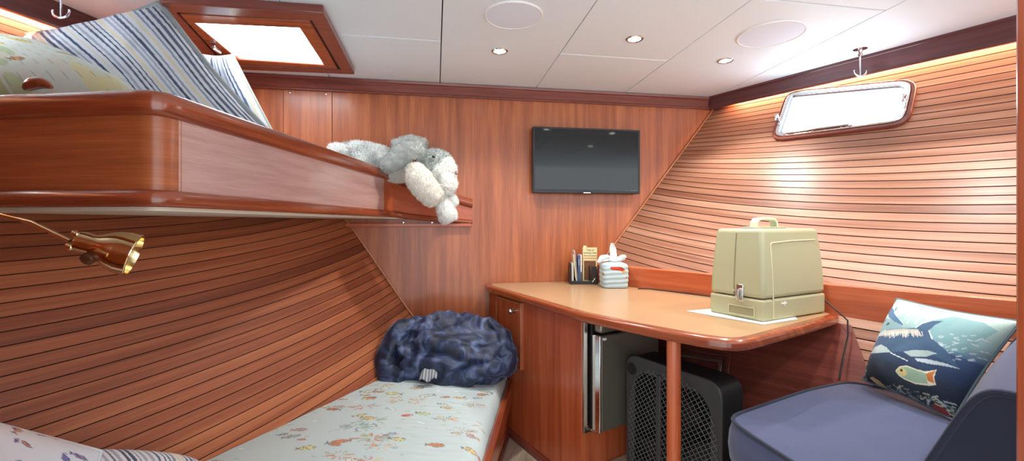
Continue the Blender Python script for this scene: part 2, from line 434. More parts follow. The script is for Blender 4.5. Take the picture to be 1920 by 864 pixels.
# back wall (vertical grain veneer)
mb = MB(); w = [(-1.4, 0), (2.2, 0), (2.2, 1.95), (-1.4, 1.95)]
mb.prism([V((x, 2.6, z)) for x, z in w], (0, .04, 0))
wb = tag(mb.build('wall_back', M['maho'], loc=(0, 2.6, 0)), 'mahogany veneer bulkhead behind the wall television', 'wall', kind='structure')
mb = MB()
a, b = atY(531.5, 200, 2.597), atY(622, 200, 2.597)
mb.prism([V((a.x, 2.597, 1.0)), V((b.x, 2.597, 1.0)), V((b.x, 2.597, 1.832)), V((a.x, 2.597, 1.832))], (0, .004, 0), tone=.02)
ap = mb.build('access_panel', M['maho'], wb, bevel=.001)
mb = MB()
for x0, x1 in ((a.x-.0025, a.x), (b.x, b.x+.0025)): mb.box(((x0+x1)/2, 2.599, 1.42), (.0025, .0022, .83))
mb.build('panel_seam', M['groove'], wb)
for px in (543, 611):
    mb = MB(); p = atY(px, 173.5 if px < 600 else 176, 2.595); mb.lathe(p, (0, -1, 0), [(.006, 0), (.006, .001), (.003, .003)], 12); mb.build('screw_head', M['chrome'], ap)
# beads where the planking meets the bulkhead
for nm, h, sgn, z0, z1, lb in (('trim_1', hullR, -1, .74, 1.83, 'thin pale bead between back wall and right planking'), ('trim_2', hullL, 1, .38, 1.83, 'thin pale bead between back wall and left planking')):
    mb = MB(); pts = [h(2.592, lerp(z0, z1, i/12))+V((sgn*.006, 0, 0)) for i in range(13)]
    mb.tube(pts, .0055, 8); tag(mb.build(nm, M['bead'], grain=(0, 0, 1)), lb, 'trim', kind='structure')
# crown mouldings
def crown(name, pts, inward, label, hgt=.075, ztop=None):
    mb = MB(); secs = []
    for p, n in zip(pts, inward):
        t = ztop(p) if ztop else cz(p.y)
        prof = [(0, 0), (.028, -.002), (.026, -.016), (.018, -.020), (.018, -hgt+.012), (.022, -hgt+.008), (.022, -hgt), (0, -hgt)]
        secs.append([V((p.x, p.y, t))+n*a+V((0, 0, b)) for a, b in prof])
    mb.sections(secs); d = (pts[-1]-pts[0]).normalized()
    return tag(mb.build(name, M['trim'], grain=d, bevel=.0015), label, 'trim', kind='structure')
xa, xb2 = hullL(2.6, 1.83).x, hullR(2.6, 1.83).x
crown('trim_3', [V((xa, 2.6, 0)), V((xb2, 2.6, 0))], [V((0, -1, 0))]*2, 'mahogany crown moulding along the back wall under the ceiling')
def valance(name, side, label):
    h = hullR if side > 0 else hullL
    mb = MB(); secs = []; n0 = V((-side, -.4, 0)).normalized()
    zb = 1.806
    for y in (2.6, 1.9, 1.2, .5, -.3):
        p = h(y, zb); q = V((p.x, p.y, 0))+n0*.030
        t = cz(y)
        prof = [(0, zb), (.012, zb), (.014, zb+.010), (.012, zb+.016), (.012, t-.016), (.016, t-.012), (.016, t), (0, t)]
        secs.append([q+n0*a+V((0, 0, z)) for a, z in prof])
    mb.sections(secs)
    return tag(mb.build(name, M['val'], grain=(h(0, 1.8)-h(2.6, 1.8)), bevel=.001), label, 'trim', kind='structure')
valance('trim_4', 1, 'dark mahogany valance board above the right window')
valance('trim_5', -1, 'dark mahogany valance board above the left window')

# ceiling panels with seams
mb = MB()
def cx_at(px0, py0, px1, py1):
    a, b = atC(px0, py0), atC(px1, py1); return a, b
seams = [(None), cx_at(825, 155, 830, 0), cx_at(1005, 165, 1120, 0), cx_at(1173, 173, 1408, 0), cx_at(1337, 183, 1700, 0)]
def sx(i, y):
    a, b = seams[i]; return a.x+(b.x-a.x)*(y-a.y)/(b.y-a.y)
yb, yf = 2.6, -1.6
cross = {1: atC(720, 70).y, 2: atC(1150, 107).y, 4: atC(1560, 11).y}
def xleft(y): return hullL(y, 1.9).x-.05
def xright(y): return hullR(y, 1.9).x+.05
xs_fn = [xleft, lambda y: atC(535, 18).x, lambda y: sx(1, y), lambda y: sx(2, y), lambda y: sx(3, y), lambda y: sx(4, y), xright]
gp = .0022
def panel(fa, fb, y0, y1):
    pts = [(fa(y0)+gp, y0-gp), (fb(y0)-gp, y0-gp), (fb(y1)-gp, y1+gp), (fa(y1)+gp, y1+gp)]
    pts = [V((x, y, cz(y))) for x, y in pts]
    c = sum(pts, V())/4; ins = [p+(c-p).normalized()*.004 for p in pts]
    lo = [mb.vert(p) for p in ins]; mid = [mb.vert(p+V((0, 0, .003))) for p in pts]; up = [mb.vert(p+V((0, 0, .02))) for p in pts]
    mb.face(lo, 0)
    for i in range(4):
        j = (i+1) % 4
        mb.face([lo[i], lo[j], mid[j], mid[i]], 0); mb.face([mid[i], mid[j], up[j], up[i]], 0)
    mb.face(up[::-1], 0)
for i in range(6):
    cr = {0: None, 1: cross[1], 2: None, 3: cross[2], 4: None, 5: None}[i]
    if i == 4: cr = cross[4]
    ys = [yb, cr, yf] if cr else [yb, yf]
    for y0, y1 in zip(ys, ys[1:]): panel(xs_fn[i], xs_fn[i+1], y0, y1)
pts = [V((xleft(yb), yb, cz(yb)+.021)), V((xright(yb), yb, cz(yb)+.021)), V((xright(yf), yf, cz(yf)+.021)), V((xleft(yf), yf, cz(yf)+.021))]
mb.prism(pts, (0, 0, .03), 1)
tag(mb.build('ceiling', [M['ceil'], M['void']], smooth=False, loc=(.3, 1.0, 1.9), fixn=True), 'white padded vinyl ceiling panels with thin dark seams', 'ceiling', kind='structure')
# floor
mb = MB(); mb.prism([V((-1.6, -.8, -.03)), V((2.6, -.8, -.03)), V((2.6, 2.62, -.03)), V((-1.6, 2.62, -.03))], (0, 0, .03))
tag(mb.build('floor', M['floor'], grain=(.3, .95, 0), loc=(.3, 1, 0)), 'pale speckled wood-look floor between berth and desk', 'floor', kind='structure')

# ------------------------------------------------------------------ ports (windows)
def rrect(a, b, c, d, r, n=6):
    """rounded quad outline through four 3-D corners"""
    P = [V(a), V(b), V(c), V(d)]; out = []
    for i in range(4):
        p, q, s = P[i-1], P[i], P[(i+1) % 4]
        e0 = (p-q).normalized(); e1 = (s-q).normalized()
        for k in range(n+1):
            t = k/n
            A = q+e0*r; B = q+e1*r
            out.append(A*(1-t)**2+q*2*t*(1-t)+B*t*t)
    return out
def offset_loop(loop, n, d):
    c = sum(loop, V())/len(loop); out = []
    m = len(loop)
    for i in range(m):
        t = (loop[(i+1) % m]-loop[i-1]).normalized(); o = t.cross(n)
        if o.dot(c-loop[i]) < 0: o = -o
        out.append(loop[i]+o*d)
    return out
def ring(mb, outer, inner, n, h0, h1, mi=0):
    m = len(outer); A = [mb.vert(p+n*h0) for p in outer]; B = [mb.vert(p+n*h1) for p in outer]; C = [mb.vert(p+n*h1) for p in inner]; D = [mb.vert(p+n*h0) for p in inner]
    for i in range(m):
        j = (i+1) % m
        for X, Yq in ((A, B), (B, C), (C, D), (D, A)): mb.face([X[i], X[j], Yq[j], Yq[i]], mi)
def port(name, side, quad, label):
    n = sum((hnorm(p, side) for p in quad), V()).normalized()
    c = sum(quad, V())/4
    quad = [p-n*((p-c).dot(n)) for p in quad]
    root = thing(name, label, 'window', c, kind='structure')
    ex = ((quad[1]-quad[0])+(quad[2]-quad[3])).normalized(); ez = ((quad[0]-quad[3])+(quad[1]-quad[2])).normalized()
    L0 = rrect(*quad, .075, 8)
    mb = MB(); L1 = offset_loop(L0, n, .017); ring(mb, L0, L1, n, -.02, .02); mb.build('surround', M['trim'], root, grain=ex, bevel=.004)
    L2 = offset_loop(L1, n, .022)
    mb = MB(); ring(mb, L1, L2, n, -.01, .026); mb.build('frame', M['chrome'], root, bevel=.004, seg=3)
    L3 = offset_loop(L2, n, .010)
    mb = MB(); ring(mb, L2, L3, n, -.01, .016); mb.build('inner_frame', M['chrome'], root, bevel=.003)
    mb = MB(); m = [mb.vert(p+n*.008) for p in L3]; mb.face(m); mb.build('pane', M['sky'] if side > 0 else M['sky2'], root, smooth=False, fixn=False)
    # dogs (clamps) and hinge bar along the lower edge
    lo0 = lerp(quad[3], quad[2], .14)+ez*.028; lo1 = lerp(quad[3], quad[2], .62)+ez*.028
    mb = MB(); mb.tube([lo0+n*.032, lo1+n*.032], .0055, 10); mb.build('hinge_bar', M['chrome'], root)
    for q in (lo0, lo1):
        mb = MB(); mb.lathe(q+n*.02, ex, [(.006, -.014), (.011, -.012), (.011, .012), (.006, .014)], 14); mb.build('hinge_knuckle', M['chrome'], root)
    for q in (lerp(quad[3], quad[0], .42)+ex*.012, lerp(quad[2], quad[1], .52)-ex*.03):
        mb = MB(); mb.lathe(q+n*.016, n, [(.012, 0), (.012, .008), (.006, .012), (.006, .026), (.011, .028), (.011, .036), (.004, .038)], 14)
        mb.tube([q+n*.045-ez*.03, q+n*.05, q+n*.045+ez*.012], [.004, .006, .004], 8); mb.build('dog_clamp', M['chrome'], root)
    for t in (.06, .3, .55, .85):
        mb = MB(); q = lerp(L1[0], L1[0], 0)
        q = lerp(quad[3], quad[2], .1+t*.85)+ez*.022; mb.lathe(q+n*.026, n, [(.0045, 0), (.0045, .0015), (.002, .003)], 10); mb.build('screw', M['chrome'], root)
    return root, c, n, ex, ez
qR = [atH(1477, 176, 1), atH(1724, 150, 1), atH(1706, 238, 1), atH(1444, 268, 1)]
w1 = port('window_1', 1, qR, 'chrome framed rectangular porthole in the right planking, bright with daylight')
qL = [hullL(1.16, 1.75), hullL(1.66, 1.75), hullL(1.66, 1.58), hullL(1.16, 1.58)]
w2 = port('window_2', -1, qL, 'chrome framed porthole at far left behind the upper bunk bedding')

# ------------------------------------------------------------------ ceiling hatch
def quadring(mb, o, i, h0, h1, mi=0):
    n = V((0, 0, -1)); ring(mb, o, i, n, h0, h1, mi)
drop = .035
O = [atC(298, 4, drop), atC(606, 26, drop), atC(665, 140, drop), atC(395, 129, drop)]
cO = sum(O, V())/4; root = thing('window_3', 'mahogany framed skylight hatch in the ceiling above the upper bunk', 'skylight', cO+V((0, 0, drop)), kind='structure')
def inset(q, d):
    c = sum(q, V())/4; out = []
    for i in range(4):
        p, a, b = q[i], q[i-1], q[(i+1) % 4]
        e0 = (a-p).normalized(); e1 = (b-p).normalized(); sn = e0.cross(e1).length
        out.append(p+(e0+e1)*(d/sn))
    return out
I3 = [atC(x, y, drop) for x, y in ((365, 46), (561, 55), (608, 125), (447, 114))]; I1 = [lerp(a, b, .46) for a, b in zip(O, I3)]; I2 = [lerp(a, b, .54) for a, b in zip(O, I3)]
mb = MB(); quadring(mb, [p+V((0, 0, 0)) for p in O], I1, -drop, 0); mb.build('outer_frame', M['trim'], root, grain=O[1]-O[0], bevel=.006, seg=3)
mb = MB(); quadring(mb, I1, I2, -drop, -.014); mb.build('gasket', M['black'], root)
mb = MB(); quadring(mb, I2, I3, -drop, -.004); mb.build('inner_frame', M['rail'], root, grain=O[1]-O[0], bevel=.005)
mb = MB(); m = [mb.vert(p+V((0, 0, .024))) for p in inset(I3, -.004)]; mb.face(m); mb.build('pane', M['hatch'], root, smooth=False)
mb = MB(); p = lerp(I2[3], I2[0], .42)+(I2[1]-I2[0]).normalized()*.025+V((0, 0, -.004))
mb.box(p, (.02, .05, .012)); mb.tube([p+V((0, -.02, -.01)), p+V((.02, 0, -.02)), p+V((.01, .03, -.016))], .005, 8); mb.build('latch', M['chrome'], root, bevel=.002)

# ------------------------------------------------------------------ ceiling fittings
def downlight(px, py, label, power=1.):
    p = atC(px, py); n = V((0, -CSL, -1)).normalized()
    r = thing('ceiling_light', label, 'light', p, 'recessed ceiling downlights')
    mb = MB(); mb.lathe(p, n, [(.038, -.004), (.038, .003), (.034, .006), (.028, .005), (.026, -.002)], 32, caps=False); mb.build('trim_ring', M['chrome'], r)
    mb = MB(); mb.lathe(p, n, [(.027, .0005), (.020, .003), (.004, .0045)], 24); mb.build('lens', M['bulb'], r)
    l = bpy.data.lights.new('downlight_beam', 'SPOT'); l.energy = 20*power; l.color = (1, .98, .94); l.spot_size = math.radians(112); l.spot_blend = .55; l.shadow_soft_size = .03
    lo = bpy.data.objects.new('downlight_beam', l); COL.objects.link(lo); lo.parent = r; lo.location = n*.012
    lo.rotation_euler = (0, 0, 0)
    return p
dl = [downlight(937, 95, 'lit round downlight in the ceiling, left of the three, below the big round speaker'),
      downlight(1190, 72, 'lit round downlight in the ceiling, middle of the three'),
      downlight(1360, 113, 'lit round downlight in the ceiling, right of the three, beside the right speaker')]
for (x, y), lb in zip(((.96, 1.28), (1.58, 1.20), (1.65, .44)), ('lit downlight in the ceiling over the front edge of the desk', 'lit downlight in the ceiling over the bench near the right window', 'lit downlight in the ceiling behind the bench partition')):
    q = V((x, y, cz(y))); d = q-EYE; depth = d.dot(FW)
    downlight(CX+F*d.dot(RT)/depth, HOR-F*d.z/depth, lb)
def speaker(px, py, hw, label):
    p = atC(px, py); q = atC(px+hw, py); R = (q-p).length; n = V((0, -CSL, -1)).normalized()
    r = thing('ceiling_speaker', label, 'speaker', p, 'round ceiling speakers')
    mb = MB(); mb.lathe(p, n, [(R, -.004), (R, .004), (R-.004, .006), (R-.007, .005), (R-.007, 0)], 48, caps=False); mb.build('rim', M['white'], r)
    mb = MB(); mb.lathe(p, n, [(R-.007, .001), (R-.007, .004), (R*.5, .0055), (.01, .006)], 48); mb.build('grille', M['grille'], r)
speaker(963, 29, 55, 'larger-looking round white ceiling speaker above the left downlight')
speaker(1445, 64, 58, 'round white ceiling speaker near the right window')
def hook(px, py0, side, label):
    top = atC(px, py0); n = V((0, 0, -1))
    r = thing('ceiling_hook', label, 'hook', top, 'chrome hooks hanging from the ceiling')
    mb = MB(); mb.lathe(top, n, [(.028, -.001), (.028, .003), (.008, .006)], 20); mb.build('base_plate', M['chrome'], r)
    mb = MB(); mb.lathe(top, n, [(.006, .004), (.010, .008), (.007, .018), (.010, .026), (.005, .036)], 14)
    mb.tube([top+n*.03, top+n*.125], .0035, 8); mb.build('rod', M['chrome'], r)
    b = top+n*.125; e = V((RT.x, RT.y, 0))
    mb = MB(); pts = [b+e*(.028*math.sin(t))+V((0, 0, .02-.02*math.cos(t))) for t in np.linspace(-1.9, 1.9, 15)]; mb.tube(pts, .0035, 8); mb.build('hook_end', M['chrome'], r)
hook(1613, 91, 1, 'slim chrome hook hanging from the ceiling above the right window')
hook(114, -38, -1, 'white chrome hook hanging at the top left corner by the left valance')

# LED strips behind the two valances
for side, h, zz in ((1, hullR, 1.86), (-1, hullL, 1.86)):
    a, b = h(2.5, zz), h(.2, zz); n = hnorm(h(1.2, zz), side)
    mb = MB(); off = n*.012
    mb.tube([a+off, b+off], .004, 6)
    o = tag(mb.build('led_strip', emit('led_glow', (1, .55, .2, 1), 1.0)), 'warm light strip hidden behind the %s valance board' % ('right' if side > 0 else 'left'), 'light', 'valance light strips')
    ar = bpy.data.lights.new('valance_glow', 'AREA'); ar.shape = 'RECTANGLE'; ar.size = (a-b).length; ar.size_y = .012; ar.energy = 22; ar.color = (1, .52, .28)
    ao = bpy.data.objects.new('valance_glow', ar); COL.objects.link(ao); ao.parent = o
    wc = (a+b)/2+n*.016; ao.location = wc-V(o.location)
    x = (b-a).normalized(); tgt = h((a.y+b.y)/2, 1.74); zdir = (wc-tgt).normalized(); zdir = (zdir-x*zdir.dot(x)).normalized(); yv = zdir.cross(x)
    ao.rotation_euler = Matrix((x, yv, zdir)).transposed().to_euler()
    ar.spread = math.radians(110)

# ------------------------------------------------------------------ door jamb at the right edge and partition behind the bench
bdir = V((.883, .469, 0)); fdir = V((-.469, .883, 0))
mb = MB(); j0 = V((.552, .353, 0)); mb.prism([j0, j0+V((.075, -.03, 0)), j0+V((.045, -.11, 0)), j0+V((-.03, -.075, 0))], (0, 0, cz(.3)))
tag(mb.build('door_1', M['rednew'], bevel=.006), 'mahogany door jamb standing at the right edge of the view', 'door frame', kind='structure')
mb = MB(); q0 = V((.80, .365, 0)); q1 = q0+bdir*1.35; mb.prism([q0, q1, q1-fdir*.03, q0-fdir*.03], (0, 0, .98))
tag(mb.build('wall_rear', M['maho'], bevel=.003), 'mahogany partition behind the bench back cushion', 'wall', kind='structure')

mb = MB(); mb.prism([V((-.44, .50, 0)), V((-2.0, .50, 0)), V((-2.0, .46, 0)), V((-.44, .46, 0))], (0, 0, cz(.5)))  # unseen wall added to keep fill light off the left planking
tag(mb.build('wall_left_blocker', M['maho'], bevel=.003), 'unseen mahogany partition added at the near bunk ends to block light', 'wall', kind='structure')

# ================================================================== DESK SIDE
A0 = V((.32, 2.6, 0)); da = V((.3256, -.9455, 0)); nA = V((-.9455, -.3256, 0))
def atA(px, py, d=0.): return atP(px, py, A0+nA*d, nA)
K = V((.599, 1.79, 0)); db = V((.9205, .391, 0)); nB = V((.391, -.9205, 0))
ZD = .762
HX = lambda y, z: hullR(y, z).x
# cabinet
root = thing('desk_cabinet', 'mahogany desk cabinet with a small door, standing beside the lower berth', 'cabinet', (.85, 2.3, 0))
KB = K+db*.40
mb = MB(); base = [V((.322, 2.595, 0)), K, KB, V((HX(2.05, .05)-.0, 2.05, 0)), V((HX(2.55, .05), 2.55, 0)), V((HX(2.55, .05), 2.595, 0))]
# hull flares, so the top outline reaches further out than the bottom outline
topo = [V((.322, 2.595, .725)), K+V((0, 0, .725)), K+db*.46+V((0, 0, .725)), V((HX(2.05, .70)-.02, 2.05, .725)), V((HX(2.55, .7)-.02, 2.55, .725)), V((HX(2.55, .7)-.02, 2.595, .725))]
base[2] = K+db*.30; base[3] = V((min(HX(2.05, .0), .95), 2.05, 0)); base[3].x = max(base[3].x, base[2].x+.01)
mb.sections([base, topo])
mb.build('carcass', M['rednew'], root, bevel=.002)
# cabinet door
d1, d2, d3, d4 = [atA(x, y, .012) for x, y in ((931, 556), (978, 566), (978, 692), (931, 670))]
zt, zb_ = (d1.z+d2.z)/2, (d3.z+d4.z)/2
mb = MB(); D = [V((d1.x, d1.y, zb_)), V((d2.x, d2.y, zb_)), V((d2.x, d2.y, zt)), V((d1.x, d1.y, zt))]
mb.prism(D, -nA*.02); dr = mb.build('door', M['rednew'], root, bevel=.003)
def inq(D, d):
    c = sum(D, V())/4; ex = (D[1]-D[0]).normalized(); return [D[0]+ex*d+V((0, 0, d)), D[1]-ex*d+V((0, 0, d)), D[2]-ex*d-V((0, 0, d)), D[3]+ex*d-V((0, 0, d))]
mb = MB(); ring(mb, D, inq(D, .009), nA, 0, .006); mb.build('door_bead', M['bead'], dr, bevel=.003)
kp = atA(964, 582, .014)
mb = MB(); mb.lathe(kp, nA, [(.014, 0), (.014, .003), (.006, .006), (.006, .014), (.013, .018), (.015, .025), (.011, .032), (.003, .034)], 20); mb.build('knob', M['chrome'], dr)
# kick moulding
mb = MB(); pa = A0+da*.24; pb = K+da*.012
mb.sections([[p, p+nA*.016, p+nA*.016+V((0, 0, .022)), p+nA*.006+V((0, 0, .034)), p+V((0, 0, .034))] for p in (pa, pb)]); mb.build('kick_moulding', M['trim'], root, grain=da)
# smooth liner under the desk, against the planking
mb = MB()
def lin_pt(u, v):
    z = lerp(.02, .722, v); yend = lerp(1.30, 1.455, (z-.50)/.22) if z > .3 else lerp(1.30, 1.455, (.3-.5)/.22)
    y = lerp(2.06, yend, u); p = hullR(y, z); return p+hnorm(p, 1)*.012
mb.grid(lin_pt, 16, 14)
mb.grid(lambda u, v: lin_pt(u, v)-hnorm(hullR(1.7, .5), 1)*.010, 16, 14)
mb.build('back_liner', M['trim'], root, grain=(-.4, .9, 0))
# framed hatch in that liner
hp = [atH(x, y, 1) for x, y in ((1226, 644), (1374, 668), (1368, 735), (1222, 712))]
hn = hnorm(hp[0], 1); hp = [p+hn*.016 for p in hp]
def inq3(q, d):
    return inset(q, d)
mb = MB(); ring(mb, hp, inq3(hp, .016), hn, -.004, .010); lh = mb.build('liner_hatch', M['trim'], root, grain=(-.4, .9, 0), bevel=.003)
i1 = inq3(hp, .03); mb = MB(); ring(mb, i1, inq3(hp, .045), hn, -.004, .014); mb.build('metal_edge', M['steel'], lh, bevel=.002)
# support post
pp = atZ(1278, 640, ZD-.03); pc = V((.765, 1.362, 0))
mb = MB(); mb.lathe(pc, (0, 0, 1), [(.022, 0), (.022, ZD-.035)], 28); mb.build('post', M['rednew'], root)
# step in front of the fridge (pale floor piece)
mb = MB(); s0 = K+nB*.004+db*.02; mb.prism([s0, s0+db*.27, s0+db*.27+nB*.2, s0+nB*.2], (0, 0, .098))
tag(mb.build('floor_step', M['floor'], grain=(.9, .4, 0), bevel=.004), 'low pale wood-look step on the floor below the fridge door', 'step')
# desk top
edge = [V((.300, 2.597, 0)), V((.298, 2.50, 0)), V((.345, 2.35, 0)), V((.443, 2.04, 0)), V((.556, 1.675, 0)), V((.648, 1.50, 0)), V((.742, 1.345, 0)), V((.80, 1.262, 0)), V((.838, 1.222, 0)), V((.873, 1.204, 0)), V((.915, 1.206, 0)), V((.96, 1.222, 0)), V((1.25, 1.355, 0)), V((1.47, 1.458, 0)), V((1.50, 1.478, 0)), V((1.505, 1.505, 0))]
tail = [V((HX(y, ZD)-.012, y, 0)) for y in (1.55, 1.75, 2.0, 2.3, 2.597)]
out = edge+tail
root = thing('desk', 'tan desk top with rounded mahogany edge under the sewing machine case', 'desk', (.85, 1.9, ZD-.036))
mb = MB(); mb.prism([p+V((0, 0, ZD-.036)) for p in out], (0, 0, .036)); mb.build('edge_moulding', M['rail'], root, grain=(.33, -.94, 0), bevel=.012, seg=4)
ctr = V((.95, 1.9, 0))
def inset_poly(P, d, upto):
    o = []
    n = len(P)
    for i, p in enumerate(P):
        t = (P[(i+1) % n]-P[i-1]).normalized(); nn = V((-t.y, t.x, 0))
        if nn.dot(ctr-p) < 0: nn = -nn
        o.append(p+nn*(d if i < upto else .004))
    return o
ins = inset_poly(out, .030, len(edge)); ins[0] = V((.335, 2.594, 0)); ins[-1] = V((ins[-1].x, 2.594, 0))
mb = MB(); mb.prism([p+V((0, 0, ZD-.004)) for p in ins], (0, 0, .0052)); mb.build('desk_surface', M['desk'], root, bevel=.0008)

# mini fridge set into the cabinet end
root = thing('mini_fridge', 'stainless steel mini fridge built into the desk cabinet end', 'fridge', K+db*.2+V((0, 0, .249)))
Z3 = V((0, 0, 1)); BB = (db, nB, Z3)
mb = MB(); fo = [K+db*.004, K+db*.40]
O4 = [fo[0]+V((0, 0, .249)), fo[1]+V((0, 0, .249)), fo[1]+V((0, 0, .722)), fo[0]+V((0, 0, .722))]
I4 = [O4[0]+db*.02+Z3*.02, O4[1]-db*.02+Z3*.02, O4[2]-db*.02-Z3*.02, O4[3]+db*.02-Z3*.02]
ring(mb, O4, I4, nB, -.01, .012); mb.build('outer_frame', M['steel'], root, bevel=.002)
mb = MB(); mb.box(K+db*.205+nB*.012+Z3*.49, (.345, .03, .43), BB); mb.build('seal', M['black'], root)
mb = MB(); mb.box(K+db*.215+nB*.049+Z3*.459, (.345, .044, .385), BB); mb.build('door_panel', M['steel2'], root, bevel=.006, seg=3)
mb = MB(); mb.box(K+db*.215+nB*.046+Z3*.683, (.345, .044, .046), BB); mb.build('control_panel', M['steel2'], root, bevel=.012, seg=4)
mb = MB(); mb.box(K+db*.0405+nB*.0475+Z3*.459, (.012, .046, .39), BB); mb.build('edge_strip', M['chrome'], root, bevel=.004, seg=3)
mb = MB(); mb.box(K+db*.058+nB*.074+Z3*.640, (.016, .008, .010), BB); mb.build('lock', M['white'], root, bevel=.002)
for k in (0, 1):
    mb = MB(); p = K+db*(.18+.055*k)+nB*.069+Z3*.690; mb.tube([p+Z3*(.016*math.sin(t))+nB*(.01*math.cos(t))-nB*.004 for t in np.linspace(-1.5, 1.5, 9)], .003, 8); mb.build('latch_bow', M['chrome'], root)
mb = MB(); mb.box(K+db*.05+nB*.03+Z3*.262, (.03, .03, .012), BB); mb.build('bottom_hinge', M['steel'], root, bevel=.002)

# box fan standing under the desk
fd = V((.358, -.934, 0)); fn = V((-.934, -.358, 0)); f0 = V((.782, 1.765, 0)); Wf, Hf, Df = .43, .575, .12
root = thing('box_fan', 'black square box fan with mesh grille standing under the desk', 'fan', f0+fd*Wf/2-fn*Df/2)
FB = (fd, -fn, Z3)
def fp(u, v, w=0.): return f0+fd*(u*Wf)+Z3*(.012+v*(Hf-.012))+fn*w
outl = rrect(fp(0, 0), fp(1, 0), fp(1, 1), fp(0, 1), .06, 6)
ccc = fp(.5, .48)
RX, RZ, PW = .200, .262, 2.9
def circ(r):
    res = []
    for p in outl:
        d = p-ccc; x, z = d.dot(fd), d.dot(Z3); k = ((abs(x)/RX)**PW+(abs(z)/RZ)**PW)**(-1/PW); res.append(ccc+fd*x*k+Z3*z*k)
    return res
mb = MB(); inn = circ(.195); ring(mb, outl, inn, fn, -.012, .0); mb.build('front_panel', M['fan'], root, bevel=.003)
mb = MB(); ring(mb, outl, offset_loop(outl, fn, .012), fn, -Df, -.004); mb.build('housing', M['blackm'], root, bevel=.004)
mb = MB(); m = [mb.vert(p-fn*(Df-.006)) for p in offset_loop(outl, fn, .012)]; mb.face(m); mb.build('back_mesh', M['blackm'], root)
mb = MB()
def clip(p, d, rx, rz):
    ts = [t for t in np.linspace(-.4, .4, 321) if (abs(p[0]+d[0]*t)/rx)**PW+(abs(p[1]+d[1]*t)/rz)**PW < 1]
    return (ts[0], ts[-1]) if len(ts) > 1 else None
for ang in (math.radians(38), math.radians(-52)):
    d = (math.cos(ang), math.sin(ang)); nn_ = (-d[1], d[0])
    sp = .0135 if ang > 0 else .020
    for k in range(-22, 23):
        p = (nn_[0]*k*sp, nn_[1]*k*sp); t = clip(p, d, RX+.003, RZ+.003)
        if t: mb.tube([ccc+fd*(p[0]+d[0]*x)+Z3*(p[1]+d[1]*x)+fn*.002 for x in t], .0013, 5, caps=False)
mb.build('grille', M['fanwire'], root)
mb = MB(); mb.box(ccc+fn*.003-fd*.045, (.022, .010, .50), FB); mb.build('brace', M['fan'], root, bevel=.003)
mb = MB(); mb.lathe(ccc-fn*.07, fn, [(.05, 0), (.05, .05), (.03, .062), (.005, .064)], 24); mb.build('hub', M['blackm'], root)
for k in range(5):
    mb = MB(); a = 2*PI*k/5
    def bl(u, v, a=a):
        r = lerp(.045, .178, u); b = a+lerp(-.42, .42, v)*(.75+.25*u); return ccc+fd*r*math.cos(b)+Z3*r*math.sin(b)-fn*(.045+.035*(v-.5))
    mb.grid(bl, 6, 6); mb.grid(lambda u, v: bl(u, v)-fn*.003, 6, 6); mb.build('blade', M['blackm'], root)
mb = MB(); hc = fp(.07, .90); mb.lathe(hc+fn*.0005, fn, [(.024, -.004), (.024, .0012)], 24); mb.build('hand_hole', M['void'], root)
mb = MB(); mb.lathe(ccc+fd*.01+Z3*.03+fn*.004, fn, [(.006, 0), (.006, .003), (.002, .004)], 12); mb.build('badge', M['green'], root)
for u in (.15, .85):
    mb = MB(); mb.box(f0+fd*Wf*u-fn*Df/2+Z3*.006, (.05, Df, .012), FB); mb.build('foot', M['blackm'], root, bevel=.003)

# ledge board along the right planking above the desk
root = thing('ledge_board', 'long mahogany ledge along the right planking behind the sewing machine case', 'shelf', hullR(1.6, .735))
ysb = [2.594-(2.594-.62)*i/16 for i in range(17)]
mb = MB(); secs = []
for y in ysb:
    x0 = HX(y, .80)-.032
    secs.append([V((x0, y, .735)), V((x0, y, .868)), V((x0+.014, y, .868)), V((x0+.014, y, .735))])
mb.sections(secs); mb.build('face_board', M['rednew'], root, grain=(-.5, .86, 0), bevel=.004)
mb = MB(); secs = []
for y in ysb:
    x0 = HX(y, .80)-.018
    secs.append([V((x0, y, .852)), V((x0, y, .866)), V((HX(y, .866)-.002, y, .866)), V((HX(y, .852)-.002, y, .852))])
mb.sections(secs); mb.build('ledge_top', M['bead'], root, grain=(-.5, .86, 0))
mb = MB(); secs = []
for y in [yy for yy in ysb if yy < 1.52]:
    x0 = HX(y, .80)-.034
    secs.append([V((x0-.006, y, .727)), V((x0-.006, y, .737)), V((x0+.05, y, .737)), V((x0+.05, y, .727))])
mb.sections(secs); mb.build('bottom_bead', M['trim'], root, grain=(-.5, .86, 0), bevel=.002)

# sewing machine case
hd = math.radians(-18); e1 = V((math.sin(hd), math.cos(hd), 0)); e2 = V((math.cos(hd), -math.sin(hd), 0))
CC = V((1.112, 1.392, ZD+.0035)); LA, LB = .215, .375
root = thing('sewing_machine_case', 'olive beige hard sewing machine case with top handle standing on the desk', 'case', CC+e1*LA/2+e2*LB/2)
def cpt(a, b, z): return CC+e1*a+e2*b+Z3*z
zs_ = .074; HT = .318
def cbox(z0, z1, t0, t1):
    """box tapering inwards by t0 at z0 and t1 at z1"""
    s = []
    for k in range(5):
        f = k/4; z = lerp(z0, z1, f); t = lerp(t0, t1, f**1.6); s.append([cpt(t, t, z), cpt(t, LB-t*1.2, z), cpt(LA-t, LB-t*1.2, z), cpt(LA-t, t, z)])
    return s
mb = MB(); mb.sections(cbox(0, zs_, 0, 0)); cb = mb.build('base', M['case'], root, bevel=.008, seg=3)
mb = MB(); mb.sections(cbox(zs_+.002, HT, 0, .016)); ld = mb.build('lid', M['case'], root, bevel=.014, seg=4)
mb = MB()
sd = [cpt(-.0015+lerp(0, .016, (z/HT)**1.6), .045, z) for z in np.linspace(zs_+.004, HT-.012, 10)]  # long face side rib
